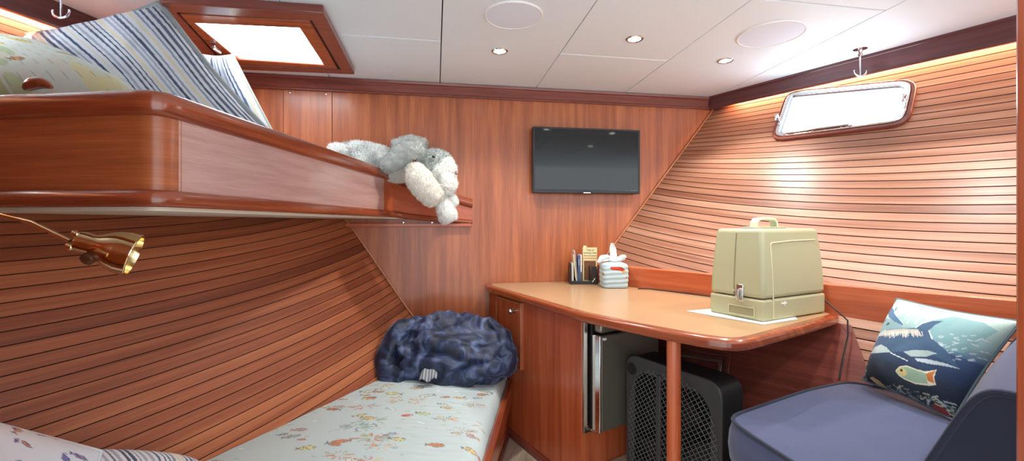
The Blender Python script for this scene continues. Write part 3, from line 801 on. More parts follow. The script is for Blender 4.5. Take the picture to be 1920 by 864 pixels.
# rib on the wide (right) face: vertical then along the top
def ribpt(b, z): t = lerp(0, .016, (max(0, z-zs_)/(HT-zs_))**1.6); return cpt(t, b, z)
mb.tube([ribpt(.055, .006)+e1*-.0005, ribpt(.055, zs_), ribpt(.055, .18), ribpt(.055, .262), ribpt(.062, .268), ribpt(.18, .274), ribpt(LB-.05, .276)], .0028, 8); mb.build('moulded_rib', M['casel'], root)
mb = MB()
def endpt(a, z): t = lerp(0, .016, (max(0, z-zs_)/(HT-zs_))**1.6); return cpt(a, t, z)
mb.tube([endpt(LA*.52, zs_+.005)-e2*.0004, endpt(LA*.52, .16)-e2*.0004, endpt(LA*.52, .25)-e2*.0004, endpt(LA*.52, HT-.016)-e2*.0004], .0018, 6); mb.build('lid_groove', plain('case_groove', S(120, 114, 84), .6), ld)
# handle
hb = cpt(LA/2, LB*.45, HT)
mb = MB(); mb.box(hb+Z3*.003, (.05, .19, .008), (e1, e2, Z3)); mb.build('handle_plate', M['case'], root, bevel=.003)
mb = MB()
secs = []
for q, z in ((-.062, .004), (-.060, .022), (-.048, .034), (0, .038), (.048, .034), (.060, .022), (.062, .004)):
    secs.append((q, z))
pts = [hb+e2*q+Z3*z for q, z in secs]; up_ = []
S2 = []
for i, p in enumerate(pts):
    t = (pts[min(i+1, 6)]-pts[max(i-1, 0)]).normalized(); nn = t.cross(e1).normalized()
    S2.append([p+e1*.014+nn*.005, p+e1*.014-nn*.005, p-e1*.014-nn*.005, p-e1*.014+nn*.005])
mb.sections(S2); mb.build('handle', plain('pale_case_handle', S(200, 204, 176), .4), root, bevel=.002)
# latch on the narrow face
lp = cpt(LA*.40, -.002, zs_+.004); LBs = (e1, e2, Z3)
mb = MB(); mb.box(lp+Z3*.012, (.026, .006, .060), LBs); lt = mb.build('latch', M['chrome'], root, bevel=.002)
mb = MB(); mb.tube([lp-e2*.006-Z3*.012, lp-e2*.014+Z3*.004, lp-e2*.010+Z3*.026], [.008, .009, .006], 10); mb.build('latch_lever', M['steel'], lt)
mb = MB(); mb.tube([lp-e2*.006+Z3*.02+e1*.022, lp-e2*.010+Z3*.02, lp-e2*.006+Z3*.022-e1*.012], .0035, 8); mb.build('latch_loop', M['chrome'], lt)
mb = MB(); R4 = [cpt(LA*.62, -.0005, .010), cpt(LA*.14, -.0005, .010), cpt(LA*.14, -.0005, .044), cpt(LA*.62, -.0005, .044)]
ring(mb, R4, inset(R4, .003), -e2, 0, .003); mb.build('grip_recess', M['casel'], cb)
mb = MB(); mb.prism([p+e2*.0002 for p in inset(R4, .003)], -e2*.0006); mb.build('recess_back', plain('case_shadow_face', S(150, 143, 108), .6), cb)
mb = MB(); mb.box(cpt(-.001, .115, .056), (.0015, .03, .005), LBs); mb.box(cpt(-.002, .118, .056), (.002, .003, .016), LBs); mb.build('power_mark', M['white'], cb)
# sheet of paper below the case
mb = MB(); z = ZD+.0022
Pq = [atZ(1287, 583, z), cpt(-.020, -.03, 0), cpt(-.022, .16, 0), cpt(.10, .30, 0), cpt(LA+.02, .25, 0)]
Pq = [V((p.x, p.y, z)) for p in Pq]
mb.prism(Pq, (0, 0, .0009)); tag(mb.build('paper_sheet', M['paper'], smooth=False), 'white paper sheet lying under the sewing machine case', 'paper')
# cord
mb = MB(); zc = ZD+.0055
def deskpt(y, off=.045): return V((HX(y, .80)-off, y, zc))
cp = [atZ(1196, 541, zc), deskpt(2.2, .06), deskpt(2.0, .05), deskpt(1.86, .058), deskpt(1.76, .05)]
cp[0] = V((cp[0].x, cp[0].y, zc)); mb.tube(cp, .0028, 8)
c2 = [cpt(.04, LB+.004, .085), cpt(.03, LB+.014, .06), atZ(1562, 584, ZD+.006)]
c2[2] = V((1.478, 1.447, ZD+.006)); e_ = V((1.488, 1.432, ZD-.012))
c2 += [e_, V((1.475, 1.418, .70)), V((1.44, 1.40, .64)), V((1.40, 1.375, .585)), V((1.385, 1.365, .560))]
mb.tube(c2, .0028, 8); tag(mb.build('power_cord', M['cord']), 'thin black cord running behind the case and over the desk edge', 'cord')

# tissue box in a quilted cover
tc_ = atD(1154, 541, 2.47); tc_ = V((.962, 2.335, ZD+.0025))
root = thing('tissue_box', 'tissue box in a pale quilted fish-print cover with tied top', 'tissue box', tc_)
te = RT.copy(); tf = FW.copy()
def tp(u, v):
    a = 2*PI*u; c, s_ = math.cos(a), math.sin(a); ex = .42
    sx_ = math.copysign(abs(c)**ex, c); sy_ = math.copysign(abs(s_)**ex, s_)
    z = v*.132; puff = 1+.06*math.sin(PI*v)-.0*v
    r = .066*puff*(1 if v < .86 else math.sqrt(max(.02, 1-((v-.86)/.145)**2)))
    rip = .0010*math.sin(v*34+1.2*math.sin(a*2))*(1 if .05 < v < .9 else 0)
    r += rip
    return tc_+te*sx_*r+tf*sy_*r+Z3*(.002+z)
mb = MB(); NU, NV = 120, 70; mb.grid(tp, NU, NV, wu=True)
U = np.repeat(np.arange(NU)/NU, NV); Vv = np.tile(np.arange(NV)/(NV-1), NU)
# pattern coordinates: x across the face that looks into the room
P = Paint(U*.52, Vv*.132, S(172, 194, 200)); rnd = random.Random(4)
x0 = .75*.52
for k in range(7): P.line((0, .012+k*.018), (.52, .014+k*.018), .0012, S(170, 190, 194), .8)
P.fish(x0+.008, .098, .05, PI*.9, S(196, 66, 44), S(140, 40, 30), rnd); P.ell(x0+.022, .085, .014, .006, .4, S(206, 150, 70)); P.coral(x0+.034, .085, .014, [S(120, 160, 110), S(150, 180, 130)], rnd, 14)
P.ell(x0+.044, .052, .007, .008, 0, S(206, 150, 90)); P.ell(x0+.046, .05, .003, .004, 0, S(190, 70, 50))
for q in (.1, .2, .3): P.fish(q, .07, .045, 0, S(206, 150, 70), S(140, 90, 60), rnd)
mb.cols = P.C.tolist(); mb.build('quilted_cover', M['print'], root)
def ribbon(name, pts, ws, nrm, mat, ruf=.006):
    mb = MB(); n = len(pts)
    def fn(u, v):
        t = u*(n-1); i = min(int(t), n-2); f = t-i; p = lerp(V(pts[i]), V(pts[i+1]), f); w_ = lerp(ws[i], ws[i+1], f)
        d = (V(pts[min(i+1, n-1)])-V(pts[max(i, 0)])).normalized(); s_ = d.cross(V(nrm)).normalized()
        return p+s_*(v-.5)*w_+V(nrm)*ruf*math.sin(v*9+u*5)
    mb.grid(fn, 22, 12); mb.grid(lambda u, v: fn(u, v)-V(nrm)*.0022, 22, 12); mb.build(name, mat, root, fixn=False)
tt = tc_+Z3*.134
ribbon('fabric_tie', [tt, tt-te*.03+Z3*.022, tt-te*.062+Z3*.018, tt-te*.085-Z3*.004], [.012, .03, .036, .016], -tf, M['tissue'])
ribbon('fabric_tie', [tt, tt+te*.025+Z3*.012, tt+te*.055+Z3*.026, tt+te*.064+Z3*.018], [.014, .034, .032, .018], -tf, M['tissue'])
ribbon('tissue', [tt-Z3*.004, tt+Z3*.03, tt-te*.004+Z3*.07, tt-te*.008+Z3*.10], [.02, .04, .036, .010], -tf, M['tissue'], .008)
mb = MB(); mb.blob(tt+Z3*.012-tf*.012, (te*.026, tf*.02, Z3*.018), 20, 12, lambda p, d: .004*nz(p, 90)); mb.build('knot', M['tissue'], root)
mb = MB(); mb.tube([tt-tf*.004+(te*math.cos(a)+tf*math.sin(a))*.02 for a in np.linspace(0, 2*PI, 20)[:-1]], .004, 8, closed=True); mb.build('drawstring', plain('teal_drawstring', S(92, 116, 120), .8), root)

# desk organiser and books
oc = V((.0, 0, 0)); o0 = V((.762, 2.470, ZD+.002)); ox = V((.985, -.17, 0)); oy = V((.17, .985, 0)); OB = (ox, oy, Z3)
root = thing('desk_organizer', 'black plastic desk organiser full of booklets against the back wall', 'organizer', o0+ox*.075+oy*.05)
def op(x, y, z): return o0+ox*x+oy*y+Z3*z
mb = MB(); mb.box(op(.078, .045, .003), (.156, .10, .006), OB); mb.box(op(.078, -.003, .010), (.156, .004, .018), OB); mb.build('tray', M['black'], root, bevel=.001)
for x, hh in ((.003, .115), (.030, .035), (.062, .085), (.112, .100), (.153, .085)):
    mb = MB(); mb.prism([op(x-.0015, 0, .004), op(x-.0015, .092, .004), op(x-.0015, .092, hh), op(x-.0015, .035, hh), op(x-.0015, .0, hh*.72)], ox*.003); mb.build('divider', M['black'], root, bevel=.0008)
mb = MB(); mb.box(op(.078, .094, .05), (.156, .003, .10), OB); mb.build('back_plate', M['black'], root)
mb = MB(); mb.box(op(.133, .0, .055), (.030, .003, .09), OB); mb.build('front_pocket', M['blackm'], root, bevel=.001)
def book(name, x, th, dep, hgt, tilt, mat, label, y0=.012, cover=None, pages=True, grp='booklets in the black desk organiser'):
    tz = V((ox.x*math.sin(tilt), ox.y*math.sin(tilt), math.cos(tilt))); tx = V((ox.x*math.cos(tilt), ox.y*math.cos(tilt), -math.sin(tilt)))
    b0 = op(x, y0, .0065); r = thing(name, label, 'book', b0, grp)
    BBx = (tx, oy, tz)
    mb = MB(); mb.box(b0+tx*.0005+oy*dep/2+tz*hgt/2, (.001, dep, hgt), BBx); mb.box(b0+tx*(th-.0005)+oy*dep/2+tz*hgt/2, (.001, dep, hgt), BBx); mb.box(b0+tx*th/2+oy*.0006+tz*hgt/2, (th, .0012, hgt), BBx); c = mb.build('cover', mat, r)
    if pages and th > .004:
        mb = MB(); mb.box(b0+tx*th/2+oy*(dep/2)+tz*(hgt/2), (th-.0024, dep-.003, hgt-.004), BBx); mb.build('pages', M['paper'], r)
    return r, b0, tx, tz, c
bk = lambda n, *c: plain(n, S(*c), .6)
book('booklet', .008, .012, .07, .112, 0, bk('grey_cover', 186, 186, 180), 'short grey booklet at the left end of the black organiser', y0=.006)
book('booklet', .033, .007, .07, .158, -.10, bk('cream_cover', 222, 206, 168), 'thin cream booklet leaning left in the black organiser')
book('leaflet', .044, .003, .08, .182, -.10, bk('white_cover', 232, 234, 240), 'white leaflet sheet standing behind the thin cream booklet', y0=.022)
r_, b0, tx, tz, cv = book('booklet', .046, .009, .07, .152, 0, bk('blue_cover', 66, 92, 138), 'slim blue booklet standing in the black organiser')
mb = MB()
for k in range(6): mb.box(b0+tx*.0045-oy*.0008+tz*(.10+.006*k), (.003, .0006, .004), (tx, oy, tz))
mb.build('spine_lettering', M['white'], r_)
book('booklet', .0585, .008, .07, .157, .0, bk('pale_cover', 224, 220, 214), 'white booklet between the blue booklet and the tall tan book')
# tall tan book standing turned so its cover is seen
bx = V((.97, -.24, 0)); b0 = op(.078, .050, .0065); r = thing('book', 'tall tan book with printed title standing behind the organiser slots', 'book', b0, 'booklets in the black desk organiser')
tcov = bk('tan_cover', 214, 202, 152); byy = V((.24, .97, 0)); BK = (bx, byy, Z3)
mb = MB(); mb.box(b0+bx*.040+Z3*.098, (.080, .0015, .196), BK); mb.box(b0+bx*.040+byy*.013+Z3*.098, (.080, .0015, .196), BK); mb.box(b0+byy*.0065+Z3*.098, (.0015, .0145, .196), BK); cv = mb.build('cover', tcov, r)
mb = MB(); mb.box(b0+bx*.0395+byy*.0065+Z3*.098, (.076, .011, .192), BK); mb.build('pages', M['paper'], r)
mb = MB(); mb.box(b0+bx*.040-byy*.0010+Z3*.135, (.078, .0006, .004), BK); mb.build('cover_stripe', bk('rust_stripe', 190, 110, 60), r)
mb = MB(); mb.box(b0+bx*.040-byy*.0010+Z3*.066, (.066, .0006, .110), BK); mb.build('cover_picture', plain('cover_photo', S(110, 66, 34), .6, noise_amt=.7, noise_scale=60), r)
mb = MB()
mb.box(b0+bx*.012+byy*.006+Z3*.199, (.018, .0008, .014), BK); mb.build('page_marker', bk('cream_marker', 232, 220, 160), r)
def text(body, size, p, ex, ez, mat, name, parent, align='CENTER', ext=.0002):
    cu = bpy.data.curves.new(name, 'FONT'); cu.body = body; cu.size = size; cu.extrude = ext; cu.align_x = align; cu.align_y = 'CENTER'
    ob = bpy.data.objects.new(name+'_tmp', cu); COL.objects.link(ob)
    dg = bpy.context.evaluated_depsgraph_get(); me = bpy.data.meshes.new_from_object(ob.evaluated_get(dg)); bpy.data.objects.remove(ob)
    ey = ez.cross(ex)
    mt = Matrix((ex, ez, ex.cross(ez))).transposed().to_4x4(); mt.translation = V(p)-org(parent); me.transform(mt)
    me.materials.clear(); me.materials.append(mat); me.name = name
    o = bpy.data.objects.new(name, me); COL.objects.link(o); o.parent = parent; return o
for k, (tx_, sz) in enumerate((('Tales of', .013), ('American Indian', .0115), ('Life and Customs', .0105))):
    text(tx_, sz, b0+bx*.041-byy*.0014+Z3*(.182-.016*k), bx, Z3, M['ink'], 'title_line', r)
# pen and dark pouch in the pocket
mb = MB(); p0 = op(.122, -.006, .012); mb.tube([p0, p0+ox*.016+Z3*.022], .0022, 8); tag(mb.build('pencil', bk('cream_pencil', 226, 214, 180)), 'short cream pencil lying in the front of the black organiser', 'pencil')

# television
tv0, tv1 = atY(999, 237, 2.535), atY(1199.5, 363, 2.535)
xL, xR_, zT, zB = tv0.x, tv1.x, (atY(999, 237, 2.535).z+atY(1199, 244, 2.535).z)/2, atY(1100, 362.5, 2.535).z
root = thing('television', 'black flat screen television mounted on the mahogany back wall', 'television', ((xL+xR_)/2, 2.57, zB))
xm, zm = (xL+xR_)/2, (zT+zB)/2; wv, hv = xR_-xL, zT-zB
mb = MB(); mb.box((xm, 2.553, zm), (wv, .034, hv)); mb.build('housing', M['black'], root, bevel=.004, seg=3)
mb = MB(); mb.box((xm, 2.584, zm-.01), (wv*.72, .03, hv*.66)); mb.build('rear_cover', M['blackm'], root, bevel=.006)
mb = MB(); mb.box((xm, 2.5345, zm+.004), (wv-.022, .002, hv-.032)); mb.build('screen', M['screen'], root)
Oq = [V((xL, 2.536, zB)), V((xR_, 2.536, zB)), V((xR_, 2.536, zT)), V((xL, 2.536, zT))]
mb = MB(); ring(mb, Oq, [Oq[0]+V((.011, 0, .020)), Oq[1]+V((-.011, 0, .020)), Oq[2]+V((-.011, 0, -.011)), Oq[3]+V((.011, 0, -.011))], V((0, -1, 0)), -.002, .004); mb.build('bezel', M['black'], root, bevel=.002)
mb = MB(); mb.box((xm-.005, 2.531, zB+.002), (.075, .012, .012)); lg = mb.build('logo_strip', M['black'], root, bevel=.004)
m3 = MB(); m3.box((xm-.005, 2.5245, zB+.003), (.042, .001, .0045)); m3.build('logo_mark', M['chrome'], lg, bevel=.0015)
mb = MB(); mb.box((xR_-.03, 2.545, zB-.001), (.014, .012, .005)); mb.build('indicator', M['red'], root)

# ================================================================== BENCH
zt = .555
root = thing('bench', 'built-in mahogany bench base under the navy seat cushion', 'bench', (1.15, .9, 0))
def hx(y, z): return HX(y, z)-.006
mb = MB()
bo = [V((.84, 1.145, 0)), V((.835, .70, 0)), V((.86, .50, 0)), V((hx(.93, .05), .93, 0)), V((hx(1.30, .05), 1.30, 0))]
bt = [V((.84, 1.145, .42)), V((.835, .70, .42)), V((.86, .50, .42)), V((hx(.93, .42), .93, .42)), V((hx(1.32, .42), 1.32, .42))]
mb.sections([bo, bt]); mb.build('bench_box', M['rednew'], root, bevel=.004)
def cushion(name, outline, z0, z1, mat, parent, bulge=.012, r=.02, crown_=.012, pipes=True, pmat=None, sidemat=None):
    pass
# seat cushion: rounded slab with piping
root = thing('seat_cushion', 'navy blue piped seat cushion on the bench below the dolphin pillow', 'cushion', (1.15, .9, .422))
so = [V((.815, 1.165, 0)), V((.808, 1.05, 0)), V((.812, .92, 0)), V((.806, .72, 0)), V((.82, .52, 0)), V((1.10, .62, 0)), V((hx(.84, .5)-.02, .84, 0)), V((hx(1.05, .5)-.016, 1.05, 0)), V((hx(1.22, .5)-.012, 1.22, 0)), V((hx(1.362, .5)-.012, 1.362, 0)), V((1.21, 1.312, 0)), V((1.0, 1.235, 0))]
def resample(P, n):
    P = P+[P[0]]; L = [0]
    for a, b in zip(P, P[1:]): L.append(L[-1]+(b-a).length)
    out = []; j = 0
    for i in range(n):
        t = L[-1]*i/n
        while L[j+1] < t: j += 1
        out.append(lerp(P[j], P[j+1], (t-L[j])/(L[j+1]-L[j])))
    return out
def smoothloop(P, k):
    for _ in range(k): P = [(P[i-1]+P[i]*2+P[(i+1) % len(P)])*.25 for i in range(len(P))]
    return P
sl = smoothloop(resample(so, 96), 3)
cen = sum(sl, V())/len(sl)
def slab(mb, loop, z0, z1, bulge, crown_, top_mi=0, side_mi=0, flat_bottom=True):
    n = len(loop); c = sum(loop, V())/n
    rows = []
    for f, off in ((0, -.006), (.2, bulge*.6), (.5, bulge), (.8, bulge*.7), (1, 0)):
        z = lerp(z0, z1, f); rows.append([mb.vert(V((p.x, p.y, z))+(V((p.x, p.y, 0))-c).normalized()*off) for p in loop])
    for A, B in zip(rows, rows[1:]):
        for i in range(n): mb.face([A[i], A[(i+1) % n], B[(i+1) % n], B[i]], side_mi)
    prev = rows[-1]
    for k in range(1, 10):
        s = 1-k/10; h = crown_*(1-s**4)
        cur = [mb.vert(V((c.x+(p.x-c.x)*s, c.y+(p.y-c.y)*s, z1+h+.006*fbm(V((p.x*s, p.y*s, 0)), 4, 3)*(1-s**6)))) for p in loop]
        for i in range(n): mb.face([prev[i], prev[(i+1) % n], cur[(i+1) % n], cur[i]], top_mi)
        prev = cur
    mb.face(prev, top_mi); mb.face(rows[0][::-1], side_mi)
mb = MB(); slab(mb, sl, .422, zt, .012, .010); mb.build('cover', M['navy'], root, angle=50)
mb = MB(); mb.tube([V((p.x, p.y, zt+.001)) for p in sl], .0055, 8, closed=True); mb.build('piping', M['navyd'], root)
# back cushion
lean = math.tan(math.radians(23)); O_ = V((.789, .69, zt+.006)); TB = .115; WB = .66; HB = .31
root = thing('back_cushion', 'navy blue piped back cushion standing at the right end of the bench', 'cushion', O_+bdir*WB/2-fdir*TB/2)
zl = (Z3-fdir*lean).normalized()
def bc(u, w, d): return O_+bdir*u*WB+zl*w*HB-fdir*d*TB
def bshape(u, w, d):
    return bc(u, w, d)
mb = MB(); n = 14
# closed rounded box: superellipse in (w,d), swept along u with rounded ends
def bsec(u, k):
    a = 2*PI*k/40; c, s_ = math.cos(a), math.sin(a); ex = .32
    return .5+.5*math.copysign(abs(s_)**ex, s_), .5-.5*math.copysign(abs(c)**ex, c)
secs = []
for u, sh in ((0, .975), (.02, .99), (.06, 1.0), (.25, 1.015), (.5, 1.02), (.75, 1.015), (.96, 1.), (1, .975)):
    q = []
    for k in range(40):
        w_, d_ = bsec(u, k); w2 = .5+(w_-.5)*(sh if w_ > .5 else 1); d2 = .5+(d_-.5)*(sh*1.0+ (.10*math.sin(PI*u)))
        q.append(bc(u, w2, d2))
    secs.append(q)
mb.sections(secs); 
mats_ = [M['navy'], M['navyd']]
mb.mi[-2] = 1
mb.build('cover', mats_, root, angle=40)
mb = MB(); mb.tube(secs[0], .0055, 8, closed=True); mb.build('piping', M['navyd'], root)
mb = MB(); mb.tube(secs[-1], .0055, 8, closed=True); mb.build('piping', M['navyd'], root)

# ------------------------------------------------------------------ pillows
def pillow_mesh(q, thick, nu, nv, front, wr=.004, wfreq=9, pinch=.03, seed=1., p=3., backthick=None, sag=None):
    """q: TL, TR, BR, BL; returns MB with front grid first and the (u,v) of every vertex"""
    TL, TR, BR, BL = [V(a) for a in q]; n = ((TR-TL).cross(BL-TL)).normalized()
    if n.dot(front) < 0: n = -n
    mb = MB(); uvs = []
    bt = thick if backthick is None else backthick
    def P(u, v, sgn):
        uu = u+pinch*(.5-u)*math.sin(PI*v)*1.6; vv = v+pinch*(.5-v)*math.sin(PI*u)*1.6
        b = lerp(lerp(TL, TR, uu), lerp(BL, BR, uu), vv)
        f = max(0., (1-abs(2*u-1)**p)*(1-abs(2*v-1)**p))**.55
        w_ = fbm(b, wfreq, 3, seed)*wr*f**.5
        return b+n*(sgn*(thick if sgn > 0 else bt)*.5*f+w_)
    ids = {}
    for i in range(nu):
        for j in range(nv):
            u, v = i/(nu-1), j/(nv-1); ids[i, j, 1] = mb.vert(P(u, v, 1)); uvs.append((u, v))
    for i in range(nu):
        for j in range(nv):
            if i in (0, nu-1) or j in (0, nv-1): ids[i, j, -1] = ids[i, j, 1]
            else: u, v = i/(nu-1), j/(nv-1); ids[i, j, -1] = mb.vert(P(u, v, -1)); uvs.append((u, v))
    for s_ in (1, -1):
        for i in range(nu-1):
            for j in range(nv-1): mb.face([ids[i, j, s_], ids[i+1, j, s_], ids[i+1, j+1, s_], ids[i, j+1, s_]])
    border = [mb.v[ids[i, 0, 1]] for i in range(nu)]+[mb.v[ids[nu-1, j, 1]] for j in range(1, nv)]+[mb.v[ids[i, nv-1, 1]] for i in range(nu-2, -1, -1)]+[mb.v[ids[0, j, 1]] for j in range(nv-2, 0, -1)]
    return mb, np.array(uvs), border
toC = -FW
# dolphin pillow (artwork laid out in its own 720 x 864 sheet)
q = [atD(1682, 560, 1.53), atD(1915, 603, 1.17), atD(1788, 800, 1.235), atD(1618, 712, 1.53)]
q[3] = V((q[3].x, q[3].y, max(q[3].z, zt+.02))); q[2] = V((q[2].x, q[2].y, max(q[2].z, zt+.018)))
mb, uv, bd = pillow_mesh(q, .13, 190, 170, toC-RT*.3, wr=.010, wfreq=7, pinch=.03, backthick=.07)
art = [(205, 0), (1040, 150), (620, 860), (0, 560)]
U, Vq = uv[:, 0], uv[:, 1]
bil = lambda k: (art[0][k]*(1-U)+art[1][k]*U)*(1-Vq)+(art[3][k]*(1-U)+art[2][k]*U)*Vq
P = Paint(bil(0), bil(1), S(58, 78, 106)); rnd = random.Random(9)
def band(v0, v1, c0, c1):
    m = (Vq >= v0) & (Vq <= v1); t = ((Vq[m]-v0)/(v1-v0))[:, None]; P.C[m] = np.array(c0[:3])*(1-t)+np.array(c1[:3])*t
band(0, .30, S(186, 206, 196), S(150, 182, 180)); band(.30, .46, S(150, 182, 180), S(74, 100, 132)); band(.46, .72, S(62, 84, 118), S(44, 58, 84)); band(.72, 1, S(44, 56, 74), S(32, 38, 44))
for k in range(26): 
    x = rnd.uniform(300, 1000); P.line((x, 20+.17*(x-200)), (x-60, 190+.1*(x-200)), 10, S(206, 216, 204), .35)
P.poly([(620, 200), (720, 150), (900, 190), (960, 240), (800, 420), (720, 420), (640, 330), (615, 280)], S(120, 160, 165), .8)
for k in range(40):
    x, y = rnd.uniform(660, 900), rnd.uniform(280, 470); P.line((x, y), (x+22, y+rnd.uniform(-14, 10)), 7, S(206, 216, 220), .6)
P.poly([(100, 330), (130, 215), (160, 160), (200, 190), (180, 300), (110, 380)], S(72, 108, 160), .9)
P.poly([(130, 215), (220, 165), (300, 190), (380, 230), (420, 262), (250, 265), (170, 285), (125, 330), (120, 250)], S(132, 164, 168))
P.ell(268, 218, 20, 9, -.2, S(60, 80, 96))
P.poly([(190, 60), (215, 45), (240, 80), (280, 105), (300, 80), (308, 110), (295, 125), (360, 170), (405, 215), (412, 240), (330, 205), (250, 160), (205, 130), (185, 90)], S(82, 116, 148))
for a_, b_ in (((215, 45), (240, 80)), ((240, 80), (290, 112)), ((295, 125), (405, 215))): P.line(a_, b_, 7, S(206, 222, 220))
P.line((160, 145), (215, 185), 12, S(66, 90, 110)); P.line((215, 135), (240, 160), 9, S(210, 220, 216))
P.poly([(105, 385), (125, 330), (170, 285), (260, 262), (420, 262), (520, 260), (560, 220), (610, 200), (685, 195), (640, 235), (615, 280), (640, 340), (720, 420), (760, 520), (600, 440), (480, 440), (350, 440), (330, 420), (260, 370), (200, 365), (140, 385)], S(68, 94, 122))
P.poly([(170, 290), (260, 266), (420, 264), (540, 272), (575, 330), (480, 300), (380, 296), (270, 305), (200, 300)], S(198, 196, 186), .85)
for k in range(60):
    x = rnd.uniform(250, 570); P.line((x, 275+rnd.uniform(0, 15)), (x+8, 300+rnd.uniform(0, 30)), 6, S(214, 210, 200), .8)
for a_, b_ in (((112, 375), (128, 330)), ((128, 330), (172, 288)), ((172, 288), (260, 264)), ((520, 260), (560, 220)), ((560, 220), (610, 198)), ((615, 280), (640, 340))): P.line(a_, b_, 8, S(206, 220, 220))
P.poly([(98, 400), (160, 372), (240, 368), (300, 400), (342, 440), (220, 432), (130, 415)], S(178, 194, 192))
P.line((340, 445), (475, 510), 7, S(214, 222, 226)); P.poly([(445, 442), (520, 428), (620, 430), (668, 445), (600, 475), (500, 478)], S(170, 188, 186))
P.poly([(525, 490), (600, 490), (715, 510), (760, 530), (620, 524), (540, 510)], S(190, 204, 212))
P.poly([(372, 580), (410, 550), (470, 543), (540, 570), (585, 580), (648, 558), (625, 610), (622, 662), (580, 674), (500, 670), (430, 642), (390, 612)], S(222, 218, 190))
P.poly([(382, 582), (415, 558), (470, 552), (535, 578), (585, 592), (580, 662), (500, 660), (435, 632), (398, 608)], S(150, 176, 150))
P.ell(425, 588, 34, 28, .3, S(216, 196, 130)); P.ell(421, 577, 10, 10, 0, S(50, 50, 50)); P.poly([(585, 594), (640, 566), (620, 606), (615, 655), (585, 640)], S(196, 116, 62))
P.poly([(100, 578), (135, 580), (185, 615), (228, 684), (200, 688), (140, 640)], S(208, 174, 112)); P.line((110, 585), (210, 680), 5, S(240, 226, 190))
for k in range(150):
    t = rnd.random(); x = lerp(215, 640, t)+rnd.uniform(-20, 20); y = lerp(640, 770, t)+rnd.uniform(-10, 90)*(.5+.5*t)
    a = rnd.uniform(-.4, 1.0); l = rnd.uniform(10, 45); P.line((x, y), (x+l*math.cos(a), y+l*math.sin(a)), rnd.uniform(4, 10), rnd.choice([S(120, 144, 140), S(70, 92, 92), S(196, 190, 150), S(54, 66, 66), S(190, 200, 205)]), .85)
P.poly([(505, 800), (560, 780), (615, 810), (610, 850), (540, 850)], S(140, 58, 54)); 
for k in range(30):
    x, y = rnd.uniform(-5, 70), rnd.uniform(470, 620); P.ell(x, y, rnd.uniform(5, 16), rnd.uniform(5, 12), 0, rnd.choice([S(96, 62, 90), S(190, 180, 140), S(70, 50, 80), S(120, 90, 120)]), .8)
mb.cols = P.C.tolist()
root = thing('throw_pillow', 'square throw pillow printed with dolphins and fish on the navy bench', 'pillow', (q[2]+q[3])/2)
mb.build('cover', M['print'], root, angle=70); m2 = MB(); m2.tube(bd, .004, 6, closed=True); m2.build('seam', plain('dark_seam', S(96, 116, 124), .9), root)

# ================================================================== LOWER BERTH
zR = .318
def berth_r(y): return V((.392-(2.36-y)*.2745, y, 0))       # outer line of the mattress on the room side
def berth_l(y): p = hullL(y, .385); return V((p.x+.004, y, 0))
def pan(y): return V((.396-(2.381-y)*.315, y, 0))
root = thing('lower_berth', 'mahogany lower berth base with raised front rail below the fish mattress', 'bed', (-.2, 1.5, 0))
Yn = .62
mb = MB(); secs = []
for y in np.linspace(2.362, Yn, 12):
    r = berth_r(y); secs.append([V((r.x-.004, y, .20)), V((r.x-.004, y, .292)), V((r.x+.026, y, .292)), V((r.x+.026, y, .20))])
mb.sections(secs); mb.build('front_rail', M['rail'], root, grain=(.27, .96, 0), bevel=.006, seg=3)
mb = MB(); secs = []
for y in np.linspace(2.375, Yn, 12):
    r = pan(y); secs.append([V((r.x-.020, y, 0)), V((r.x-.020, y, .24)), V((r.x-.002, y, .24)), V((r.x-.002, y, 0))])
mb.sections(secs); mb.build('front_panel', M['rednew'], root, grain=(.3, .95, 0))
mb = MB()
for y0, y1 in ((2.25, 1.72), (1.60, 1.05)):
    a, b = pan(y0), pan(y1)
    m2 = MB(); D = [a+Z3*.05, b+Z3*.05, b+Z3*.19, a+Z3*.19]; m2.prism(D, V((.95, -.30, 0))*.008); dd = m2.build('drawer', M['rednew'], root, grain=(.3, .95, 0), bevel=.003)
    if y0 > 2: 
        m3 = MB(); tg = lerp(D[2], D[3], .12)+V((.95, -.3, 0))*.014-Z3*.012; m3.box(tg, (.006, .012, .020)); m3.build('pull_tag', M['green'], dd, bevel=.002)
mb = MB(); secs = []
for y in (2.372, Yn):
    r = pan(y); secs.append([V((r.x-.002, y, 0)), V((r.x+.014, y, 0)), V((r.x+.014, y, .022)), V((r.x+.006, y, .034)), V((r.x-.002, y, .034))])
mb.sections(secs); mb.build('kick_moulding', M['trim'], root, grain=(.3, .95, 0))
mb = MB(); mb.prism([V((berth_r(2.35).x-.01, 2.35, .205)), V((berth_r(Yn).x-.01, Yn, .205)), V((hullL(Yn, .2).x, Yn, .205)), V((hullL(2.35, .2).x, 2.35, .205)), V((hullL(2.55, .2).x, 2.55, .205)), V((.30, 2.55, .205))], (0, 0, .02)); mb.build('platform', M['maho'], root)
